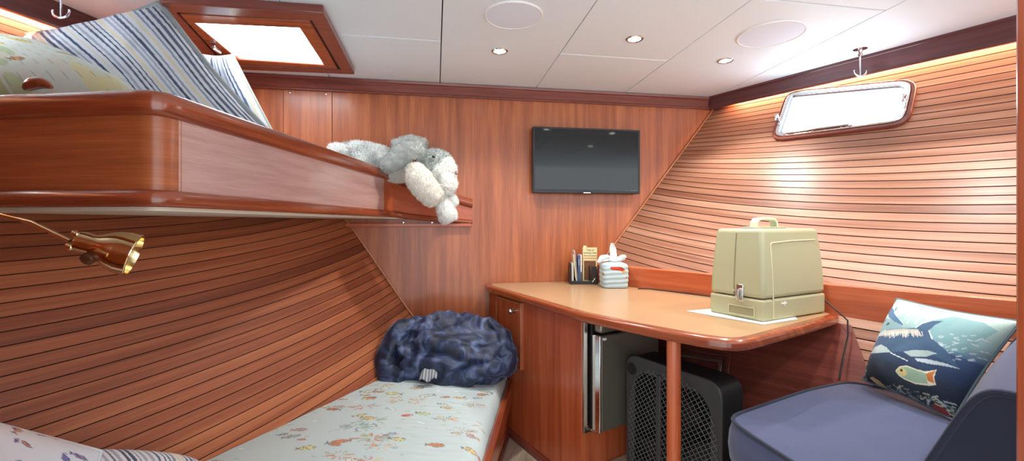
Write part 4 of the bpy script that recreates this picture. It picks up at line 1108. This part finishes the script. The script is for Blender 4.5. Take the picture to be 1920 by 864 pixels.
# mattress with fish sheet
NU, NV = 190, 430
y1, y0 = 2.545, Yn
def matt(u, v):
    y = lerp(y1, y0, v); yr = min(y, 2.352)
    l, r = berth_l(y), berth_r(yr); r = V((r.x-.006, y, 0))
    if y > 2.352: r.x = .392-.004-(y-2.352)*.35+.0
    # wavy room-side edge
    x = lerp(l.x, r.x, u)
    top = lerp(.386, .338, u)+.016*math.sin(PI*min(1, u*1.05))
    e = max(0., (u-.93)/.07)
    z = top-(1-math.sqrt(max(0., 1-e*e)))*.062
    x += .006*nz(V((x, y, 0)), 9, 4)*(u**6)
    z += .0045*fbm(V((x, y, 0)), 7, 3, 2)*(1-e)+.0025*nz(V((x*1, y*3, 0)), 14, 5)*(u > .55)*(1-e)
    b = max(0., (.03-v)/.03); z -= b*b*.05
    return V((x, y, z))
mb = MB(); ids = mb.grid(matt, NU, NV)
X = np.array([p.x for p in mb.v]); Yy = np.array([p.y for p in mb.v])
P = Paint(X, Yy, S(184, 198, 198)); rnd = random.Random(12)
sea_print(P, -.9, .45, .75, 2.45, rnd, 1.0, .075); P.C = P.C*.86+np.array(S(184, 198, 198)[:3])*.14
cols = P.C.tolist()
# skirt down to the platform
skl = [mb.vert(V((mb.v[ids[NU-1][j]].x, mb.v[ids[NU-1][j]].y, .228))) for j in range(NV)]
for j in range(NV-1): mb.face([ids[NU-1][j], ids[NU-1][j+1], skl[j+1], skl[j]])
lb_ = [mb.vert(V((mb.v[ids[i][NV-1]].x, mb.v[ids[i][NV-1]].y, .228))) for i in range(NU)]
for i in range(NU-1): mb.face([ids[i][NV-1], ids[i+1][NV-1], lb_[i+1], lb_[i]])
ft = [mb.vert(V((mb.v[ids[i][0]].x, mb.v[ids[i][0]].y, .228))) for i in range(NU)]
for i in range(NU-1): mb.face([ids[i+1][0], ids[i][0], ft[i], ft[i+1]])
sl_ = [mb.vert(V((mb.v[ids[0][j]].x+.09, mb.v[ids[0][j]].y, .228))) for j in range(NV)]
for j in range(NV-1): mb.face([ids[0][j+1], ids[0][j], sl_[j], sl_[j+1]])
cols += [S(192, 206, 200)]*(len(mb.v)-len(cols)); mb.cols = cols
tag(mb.build('mattress', M['print'], angle=60, loc=(-.2, 1.5, .228), fixn=False), 'long pale green mattress with fish and coral print on the lower berth', 'mattress')
# navy blanket heap
bc_ = V((.075, 2.285, .44))
def bdisp(p, d):
    q = V((p.x*5.5, p.y*5.5, p.z*7))
    q = q+V((nz(p, 4, 1), nz(p, 4, 2), nz(p, 4, 3)))*1.1
    r1 = 1-abs(noise.noise(q)); r2 = 1-abs(noise.noise(q*2.1+V((5, 2, 9))))
    return .075*(r1-.72)+.030*(r2-.7)+.012*nz(p, 22, 6)
mb = MB()
bex = V((.988, -.155, 0)); bey = V((.155, .988, 0))
mb.blob(bc_, (bex*.300, bey*.185, Z3*.205), 180, 110, bdisp)
for i, p in enumerate(mb.v):
    d = p-bc_; fx = d.dot(bex)
    fl = .372-.03*(fx/.3)
    if p.z < fl: p.z = fl+(p.z-fl)*.02
root = thing('fleece_blanket', 'navy blue plush blanket heaped at the far end of the lower berth', 'blanket', (bc_.x, bc_.y, .37))
mb.build('blanket_heap', M['velvet'], root, angle=80)
# outer roll lying along the left edge and a fold along the front
def roll(pts, rs, nm, seed):
    mb = MB(); n = len(pts); path = []; rr = []
    for i in range(40):
        t = i/39*(n-1); k = min(int(t), n-2); f = t-k
        a = V(pts[max(k-1, 0)]); b = V(pts[k]); c = V(pts[k+1]); d = V(pts[min(k+2, n-1)])
        path.append(.5*((2*b)+(c-a)*f+(2*a-5*b+4*c-d)*f*f+(3*b-a-3*c+d)*f**3)); rr.append(lerp(rs[k], rs[k+1], f)*(1 if 0 < i < 39 else .35))
    mb.tube(path, rr, 36)
    for p in mb.v:
        p += V((nz(p, 14, seed), nz(p, 14, seed+3), nz(p, 14, seed+6)))*.016+V((nz(p, 34, seed), nz(p, 34, seed+3), nz(p, 34, seed+6)))*.006
    mb.build(nm, M['velvet'], root, angle=80)
def W(fx, fy, z): return bc_+bex*fx+bey*fy+V((0, 0, z-bc_.z))
roll([W(-.12, .05, .60), W(-.21, -.02, .58), W(-.268, -.08, .50), W(-.262, -.13, .42), W(-.17, -.17, .405)], [.04, .055, .055, .05, .03], 'blanket_fold', 2)
roll([W(.02, -.165, .400), W(.12, -.175, .41), W(.22, -.14, .43), W(.285, -.06, .42), W(.295, .04, .43)], [.028, .036, .045, .052, .05], 'blanket_fold', 8)
roll([W(.20, .05, .60), W(.262, -.02, .55), W(.283, -.06, .47), W(.268, -.10, .38)], [.035, .05, .055, .04], 'blanket_fold', 15)
# grey striped fabric corner under the blanket
mb = MB(); fc = W(-.075, -.205, .415)
def flap(u, v): p = fc+bex*(u*.075-.02)+bey*(-.012-.035*v+.02*u)+Z3*(.012+.030*(1-v)*math.sin(PI*u)+.008*math.sin(u*9)-.012*v); return p
mb.grid(flap, 30, 16); mb.grid(lambda u, v: flap(u, v)-Z3*.004, 30, 16)
mb.cols = [tuple(S(*((96, 100, 108) if int(i/16 % 30) % 5 < 2 else (156, 160, 164)))[:3]) for i in range(len(mb.v))]
tag(mb.build('striped_cloth', M['print'], fixn=False), 'crumpled grey striped cloth corner poking out under the navy blanket', 'cloth')

# pillows at the near end of the lower berth
def stripe_cols(uv, wob, rnd, n=26, base=(206, 212, 220)):
    C = np.tile(np.array(S(*base)[:3]), (len(uv), 1)); u = uv[:, 0]+wob*np.sin(uv[:, 1]*7+uv[:, 0]*3)
    x = 0
    while x < 1.05:
        w_ = rnd.uniform(.010, .026); c = rnd.choice([(70, 84, 110), (84, 98, 124), (128, 142, 164), (158, 168, 184), (212, 204, 176), (92, 104, 130)])
        m = (u > x) & (u < x+w_); C[m] = S(*c)[:3]; x += w_+rnd.uniform(.012, .030)
    return C
q = [atD(-330, 700, .88), atD(190, 846, 1.06), atD(150, 1030, .96), atD(-330, 960, .80)]
mb, uv, bd = pillow_mesh(q, .14, 110, 90, toC+UP*.8, wr=.012, wfreq=6, pinch=.02, seed=3)
P = Paint(uv[:, 0]*.5, uv[:, 1]*.35, S(214, 218, 226)); rnd = random.Random(21)
for k in range(60):
    P.fish(rnd.uniform(0, .5), rnd.uniform(0, .35), rnd.uniform(.02, .05), rnd.uniform(0, 6), rnd.choice([S(120, 120, 170), S(206, 150, 110), S(150, 130, 160), S(110, 130, 180)]), S(96, 90, 120), rnd)
mb.cols = P.C.tolist()
root = thing('pillow', 'white pillow with small blue fish print at the bottom left corner', 'pillow', V((q[2].x, q[2].y, .42)))
mb.build('cover', M['print'], root, angle=70); m2 = MB(); m2.tube(bd, .004, 6, closed=True); m2.build('seam', plain('pale_seam', S(206, 210, 216), .9), root)
q = [atD(105, 848, 1.09), atD(372, 866, 1.29), atD(420, 960, 1.16), atD(120, 980, .97)]
q = [V((p.x, p.y, max(p.z, .395))) for p in q]
mb, uv, bd = pillow_mesh(q, .11, 170, 80, toC+UP, wr=.008, wfreq=6, pinch=.02, seed=6)
mb.cols = stripe_cols(uv, .02, random.Random(3), base=(212, 218, 226)).tolist()
root = thing('pillow', 'blue and white striped pillow lying on the lower berth at bottom left', 'pillow', V((q[2].x, q[2].y, .40)))
mb.build('cover', M['print'], root, angle=70); m2 = MB(); m2.tube(bd, .004, 6, closed=True); m2.build('seam', plain('white_seam', S(216, 220, 226), .9), root)

# ================================================================== UPPER BUNK
# plan of the outer face: end board (left), rounded corner, long front board, flare to the back wall
def bez(a, b, c, n): return [a*(1-t)**2+b*2*t*(1-t)+c*t*t for t in [i/n for i in range(n+1)]]
E0 = V((-1.16, 1.238, 0)); E1 = V((-.604, 1.07, 0)); Cn = V((-.557, 1.056, 0)); F1 = V((-.544, 1.11, 0)); F2 = V((-.237, 2.376, 0))
path = [(E0, 0), (lerp(E0, E1, .5), 0)]+[(p, 0) for p in bez(E1, Cn, F1, 8)]
path += [(lerp(F1, F2, t), 0) for t in (.15, .3, .45, .6, .75, .9)]
fl = [F2, V((-.222, 2.43, 0)), V((-.19, 2.475, 0)), V((-.14, 2.508, 0)), V((-.07, 2.532, 0)), V((.02, 2.552, 0)), V((.12, 2.572, 0)), V((.222, 2.597, 0))]
for i, p in enumerate(fl): path.append((p, i/(len(fl)-1)))
pts = [p for p, _ in path]; fr = [f for _, f in path]
nrm = []
for i in range(len(pts)):
    t = (pts[min(i+1, len(pts)-1)]-pts[max(i-1, 0)]).normalized(); nrm.append(V((t.y, -t.x, 0)))   # room side
def zz(f, near, far): return lerp(near, far, f)
root = thing('upper_bunk', 'mahogany upper bunk with rounded rail above the reading lamp', 'bed', (-.6, 1.9, 1.1))
def sweep(name, prof, mat, i0=0, i1=None, bevel=0, seg=3):
    mb = MB(); secs = []
    for p, n, f in list(zip(pts, nrm, fr))[i0:i1]:
        secs.append([p+n*a+V((0, 0, zf(f))) for a, zf in prof])
    mb.sections_uv(secs); return mb.build(name, mat, root, grain=(.24, .97, 0), bevel=bevel, seg=seg, angle=50)
Zc = lambda near, far: (lambda f: lerp(near, far, max(0., f-.25)/.75))
T = lambda dz: (lambda f: Zc(1.378, 1.238)(f)+dz)      # cap top
fas = [(0., Zc(1.16, 1.11)), (0., Zc(1.335, 1.20)), (-.022, Zc(1.335, 1.20)), (-.022, Zc(1.16, 1.11))]
M['pale'] = wood('pale_satin_wood', S(172, 132, 124), S(196, 158, 150), S(212, 178, 170), rough=.3, coat=.5, su=2, sv=30)  # paler, pinker wood tones than the other bunk boards
sweep('corner_board', fas, M['maho'], 0, 11)
sweep('front_board', fas, M['pale'], 10, 18)['label'] = 'pale pinkish satin front board'
sweep('flared_board', fas, M['rednew'], 17)
cap = []
for a in np.linspace(0, 2*PI, 17)[:-1]:
    ca, sa = math.cos(a), math.sin(a)
    cap.append((-.010+.026*math.copysign(abs(ca)**.7, ca), (lambda sa: (lambda f: Zc(1.352, 1.216)(f)+.027*math.copysign(abs(sa)**.7, sa)))(sa)))
sweep('cap_rail', cap, M['rail'])
mold = [(0, Zc(1.172, 1.125)), (.007, Zc(1.170, 1.123)), (.012, Zc(1.163, 1.117)), (.015, Zc(1.152, 1.110)), (.014, Zc(1.141, 1.104)), (.008, Zc(1.136, 1.100)), (-.02, Zc(1.136, 1.100)), (-.02, Zc(1.172, 1.125))]
sweep('lower_moulding', mold, M['rail'])
# underside panel, cream
mb = MB(); n_ = len(pts)
def und(i, dz):
    p = pts[i]-nrm[i]*.012; y = p.y
    return V((p.x, p.y, dz))
ring_o = [und(i, 1.128) for i in range(0, n_)]
poly = ring_o+[V((hullL(2.595, 1.128).x, 2.595, 1.128)), V((hullL(2.0, 1.128).x, 2.0, 1.128)), V((hullL(1.3, 1.128).x, 1.3, 1.128))]
mb.prism(poly, (0, 0, .018)); mb.build('underside', M['cream'], root)
# pale joint strip at the near end of the front board
mb = MB(); p = lerp(F1, F2, .005); n = nrm[12]; mb.box(p+n*.0006+Z3*1.249, (.0012, .0012, .155)); mb.build('board_joint', M['bead'], root)
# screws of the cleat on the back wall
mb = MB(); c0, c1 = atY(640, 410, 2.57), atY(884, 424, 2.57)
mb.box(((c0.x+c1.x)/2, 2.585, 1.095), (c1.x-c0.x, .03, .018)); cl = mb.build('cleat', M['rednew'], root, grain=(1, 0, 0), bevel=.002)
for px in (756, 810):
    mb = MB(); p = atY(px, 417, 2.57); mb.lathe(p, (0, -1, 0), [(.006, 0), (.006, .002), (.003, .003)], 12); mb.build('screw_head', M['chrome'], cl)
# short brown turned block by the mattress at the left end
mb = MB(); k0 = atD(46, 166, 1.05); k1 = atD(97, 164, 1.05)
mb.tube([lerp(k0, k1, t)+Z3*(.012*math.sin(PI*t)) for t in np.linspace(0, 1, 9)], [.006, .011, .013, .014, .014, .013, .011, .008, .004], 14); mb.build('wooden_grip', M['rail'], root, grain=RT)
# bunk mattress
mb = MB()
mp = [pts[i]-nrm[i]*.04 for i in range(1, n_-2)]
poly = [V((p.x, p.y, 1.15)) for p in mp]+[V((hullL(2.5, 1.2).x+.03, 2.5, 1.15)), V((hullL(2.0, 1.2).x+.02, 2.0, 1.15)), V((hullL(1.32, 1.2).x+.03, 1.32, 1.15))]
mb.prism(poly, (0, 0, .16)); tag(mb.build('mattress', plain('pale_sheet', S(196, 208, 206), .9, bump=.2, bscale=300), bevel=.02, seg=3), 'pale mattress lying inside the upper bunk behind its rail', 'mattress')
# quilted fish comforter at the left
q = [atD(-230, 100, 1.50), atD(95, 108, 1.50), atD(288, 195, 1.24), atD(-160, 190, 1.10)]
mb, uv, bd = pillow_mesh(q, .20, 150, 110, toC+UP*.6, wr=.012, wfreq=5, pinch=.0, seed=11, p=4)
P = Paint(uv[:, 0]*.62, uv[:, 1]*.40, S(200, 208, 196)); rnd = random.Random(31)
for k in range(26): P.ell(rnd.uniform(0, .62), rnd.uniform(0, .4), rnd.uniform(.02, .06), rnd.uniform(.015, .035), rnd.uniform(0, 3), rnd.choice([S(158, 176, 118), S(176, 190, 140), S(206, 204, 190), S(214, 206, 150)]), .75)
for k in range(9):
    x, y = rnd.uniform(.1, .6), rnd.uniform(.05, .38); P.ell(x, y, .035, .022, .6, S(196, 190, 110)); 
    for j in range(4): P.line((x-.02+j*.012, y-.014), (x-.008+j*.012, y+.016), .004, S(120, 124, 70))
for k in range(12): P.fish(rnd.uniform(.05, .6), rnd.uniform(.03, .38), .05, rnd.uniform(-.3, .3), S(206, 140, 78), S(110, 96, 60), rnd)
for k in range(16):
    x = k*.042; P.line((x, 0), (x+.05, .4), .002, S(150, 158, 150), .7)
mb.cols = P.C.tolist()
root = thing('comforter', 'pale quilted comforter with green and orange fish print on the upper bunk', 'bedding', (q[2]+q[3])/2)
mb.build('cover', M['print'], root, angle=70); m2 = MB(); m2.tube(bd, .005, 6, closed=True); m2.build('binding', plain('sage_binding', S(206, 212, 200), .9), root)
# big striped pillow
q = [atD(30, 72, 1.56), atD(300, 8, 1.62), atD(508, 250, 1.60), atD(170, 215, 1.42)]
for a, b in ((2, 1), (3, 0)): q[a] = q[a]+(q[a]-q[b])*((q[a].z-1.325)/(q[b].z-q[a].z))
mb, uv, bd = pillow_mesh(q, .17, 200, 110, toC, wr=.034, wfreq=6, pinch=.05, seed=14, p=3.2)
mb.cols = stripe_cols(uv, .018, random.Random(8), base=(208, 213, 220)).tolist()
root = thing('pillow', 'large blue and grey striped pillow leaning up on the upper bunk', 'pillow', (q[2]+q[3])/2)
mb.build('cover', M['print'], root, angle=70); m2 = MB(); m2.tube(bd, .013, 8, closed=True); m2.build('piping', plain('cream_piping', S(150, 158, 160), .9), root)
# second striped pillow behind
q = [atD(380, 104, 1.86), atD(436, 104, 1.86), atD(520, 262, 1.80), atD(400, 262, 1.80)]
for a, b in ((2, 1), (3, 0)): q[a] = q[a]+(q[a]-q[b])*((q[a].z-1.325)/(q[b].z-q[a].z))
mb, uv, bd = pillow_mesh(q, .12, 90, 90, toC, wr=.012, wfreq=7, pinch=.02, seed=17)
mb.cols = stripe_cols(uv*np.array([.45, 1]), .012, random.Random(18)).tolist()
root = thing('pillow', 'smaller striped pillow peeking out behind the large striped pillow', 'pillow', (q[2]+q[3])/2)
mb.build('cover', M['print'], root, angle=70); m2 = MB(); m2.tube(bd, .006, 8, closed=True); m2.build('piping', plain('cream_edge', S(196, 200, 190), .9), root)

# ------------------------------------------------------------------ plush rabbit
root = thing('stuffed_rabbit', 'grey and cream plush rabbit flopped over the upper bunk rail', 'stuffed toy', atD(740, 335, 2.390))
rndf = random.Random(77)
def FUR(mb, nm, par, ln=.013):
    mb.cen = sum(mb.v, V())/len(mb.v); mb.fur(150000, ln, V((.2, -.1, -.75)), rndf)
    return mb.build(nm, M['fur'], par, angle=180, fixn=False)
GR, WH, CR = S(178, 186, 182), S(246, 247, 242), S(244, 240, 228)
def furd(p, d): return .007*nz(p, 38, 1)+.006*nz(p, 95, 5)+.004*nz(p, 190, 7)
def mixc(a, b, t): return tuple(a[i]*(1-t)+b[i]*t for i in range(3))
def shade(a, b, f): return lambda p, d: mixc(a, b, min(1, max(0, f(p, d)+.35*nz(p, 40, 3))))
def ax(rx, ry, rz, rot=0.):
    """axes facing the camera: x right, y depth, z up, rolled by rot in the picture"""
    c, s_ = math.cos(rot), math.sin(rot); return ((RT*c-UP*s_)*rx, FW*ry, (RT*s_+UP*c)*rz)
mb = MB(); mb.blob(atD(706, 303, 2.390), ax(.215, .10, .085, .30), 70, 46, furd, shade(GR, WH, lambda p, d: .8+1.3*nz(p, 12, 8))); FUR(mb, 'body', root)
mb = MB(); mb.blob(atD(638, 283, 2.32), ax(.06, .06, .035, .2), 36, 24, furd, lambda p, d: WH[:3]); FUR(mb, 'tail', root)
hc = atD(818, 318, 2.390)
mb = MB(); mb.blob(hc, ax(.098, .10, .108, -.5), 80, 56, furd, shade(GR, WH, lambda p, d: (1. if (p-hc).dot(RT)*.9-(p-hc).z*.8-.005 > 0 else 0.)))
hd_ = FUR(mb, 'head', root)
mb = MB(); mb.blob(atD(838, 345, 2.320), ax(.050, .05, .058), 40, 28, furd, lambda p, d: WH[:3]); FUR(mb, 'muzzle', hd_, .009)
mb = MB(); mb.blob(atD(813, 294, 2.285), ax(.009, .006, .0055, .4), 14, 10); mb.build('eye', M['black'], hd_)
mb = MB(); mb.blob(atD(855, 324, 2.310), ax(.007, .008, .012), 14, 10); mb.build('nose', plain('pink_grey_nose', S(150, 120, 116), .8), hd_)
def limb(nm, ps, rs, cf, flat=1.):
    mb = MB(); n = len(ps); path = []; rr = []; N_ = 34
    for i in range(N_):
        t = i/(N_-1)*(n-1); k = min(int(t), n-2); f = t-k
        a = V(ps[max(k-1, 0)]); b = V(ps[k]); c = V(ps[k+1]); d = V(ps[min(k+2, n-1)])
        path.append(.5*((2*b)+(c-a)*f+(2*a-5*b+4*c-d)*f*f+(3*b-a-3*c+d)*f**3))
        e = min(i/(N_-1), 1-i/(N_-1)); r = lerp(rs[k], rs[k+1], f); rr.append(max(.002, r*math.sqrt(min(1, e*9+.02))))
    mb.tube(path, rr, 28); mb.cols = []
    for p in mb.v:
        p += V((nz(p, 50, 2), nz(p, 50, 4), nz(p, 50, 6)))*.006
        mb.cols.append(cf(p, None))
    FUR(mb, nm, root, .010)
limb('ear', [atD(795, 278, 2.280), atD(765, 282, 2.230), atD(740, 300, 2.210), atD(718, 318, 2.190)], [.03, .05, .046, .03], shade(GR, WH, lambda p, d: .15))
limb('ear', [atD(800, 272, 2.470), atD(770, 268, 2.490), atD(735, 274, 2.490)], [.03, .042, .03], shade(GR, WH, lambda p, d: .6))
limb('arm', [atD(770, 312, 2.250), atD(785, 335, 2.220), atD(806, 362, 2.220), atD(822, 378, 2.230)], [.042, .062, .058, .040], lambda p, d: CR[:3])
limb('arm', [atD(838, 355, 2.350), atD(846, 372, 2.340), atD(852, 386, 2.350)], [.026, .026, .022], lambda p, d: WH[:3])
limb('leg', [atD(828, 350, 2.350), atD(832, 380, 2.330), atD(840, 405, 2.320), atD(844, 415, 2.320)], [.03, .042, .048, .034], lambda p, d: WH[:3])

# ------------------------------------------------------------------ brass reading lamp
root = thing('reading_lamp', 'polished brass gooseneck reading lamp below the upper bunk', 'lamp', atD(-120, 395, 1.05))
mount = hullL(1.17, 1.08)+hnorm(hullL(1.17, 1.08), -1)*.002; mn = hnorm(hullL(1.17, 1.08), -1)
g0 = atD(-60, 388, .99); g1 = atD(0, 402, .97); g2 = atD(60, 417, .96); g3 = atD(132, 452, .95)
mb = MB(); mb.lathe(mount, mn, [(.035, 0), (.035, .006), (.028, .012), (.012, .016)], 24); mb.build('wall_plate', M['brass'], root)
mb = MB(); mb.tube([mount+mn*.012, mount+mn*.06, g0, g1, g2, g3], .0045, 12); mb.build('gooseneck', M['brass'], root)
mb = MB(); gp0 = g2; 
s0 = atD(140, 450, .95); s1 = atD(246, 498, .93); axd = (s1-s0).normalized(); 
axd = (axd+FW*.62+UP*-.02).normalized()
Ls = (s1-s0).length*1.02
prof = [(.012, 0), (.020, .004), (.022, .012), (.0215, .030), (.026, .040), (.034, .052), (.041, .066), (.045, .082), (.046, .100), (.047, .102), (.046, .104), (.042, .104), (.040, .085), (.030, .05)]
mb.lathe(s0, axd, prof, 40, caps=False); sh = mb.build('shade', M['brass'], root)
mb = MB(); mb.lathe(s0+axd*.058, axd, [(.008, 0), (.014, .006), (.018, .02), (.012, .034), (.003, .038)], 20); mb.build('bulb', M['white'], root)
sd1 = axd.cross(UP).normalized(); sd2 = axd.cross(sd1).normalized()
for sgn in (1, -1):
    for k in (0, 1):
        mb = MB(); c = s0+axd*(-.002+.006*k)+sd2*sgn*.014+sd1*(.008*(k-.5)); mb.blob(c-FW*.006, (V((.0065, 0, 0)), V((0, .0065, 0)), V((0, 0, .0065))), 14, 10); mb.build('collar_bead', M['brass'], root)
mb = MB(); kn = s0+axd*.038-FW*.024-UP*.020; mb.lathe(kn+FW*.012, (-FW-UP*.6).normalized(), [(.010, 0), (.013, .008), (.012, .016), (.004, .020)], 18); mb.build('switch_knob', plain('brown_knob', S(82, 44, 26), .25), root)
mb = MB(); a_ = s0+axd*.062; mb.tube([a_-FW*.036+sd2*0, s0+axd*.09-FW*.046], .004, 8); mb.build('shade_bracket', M['brass'], sh)

# ================================================================== LIGHT
wd = bpy.data.worlds.new('cabin_world'); sc.world = wd; wd.use_nodes = True
bg = wd.node_tree.nodes['Background']; bg.inputs['Color'].default_value = (.88, .95, 1.0, 1); bg.inputs['Strength'].default_value = 2.0
cam = bpy.data.cameras.new('camera'); co = bpy.data.objects.new('camera', cam); COL.objects.link(co)
co.location = EYE; co.rotation_euler = (PI/2, 0, -TH); cam.sensor_width = 36; cam.sensor_fit = 'HORIZONTAL'; cam.lens = F/1920*36
cam.shift_y = (HOR-432)/1920; cam.clip_start = .02
sc.camera = co
vs = sc.view_settings; vs.view_transform = 'Standard'; vs.look = 'None'; vs.gamma = 1; vs.use_curve_mapping = False; vs.exposure = .62
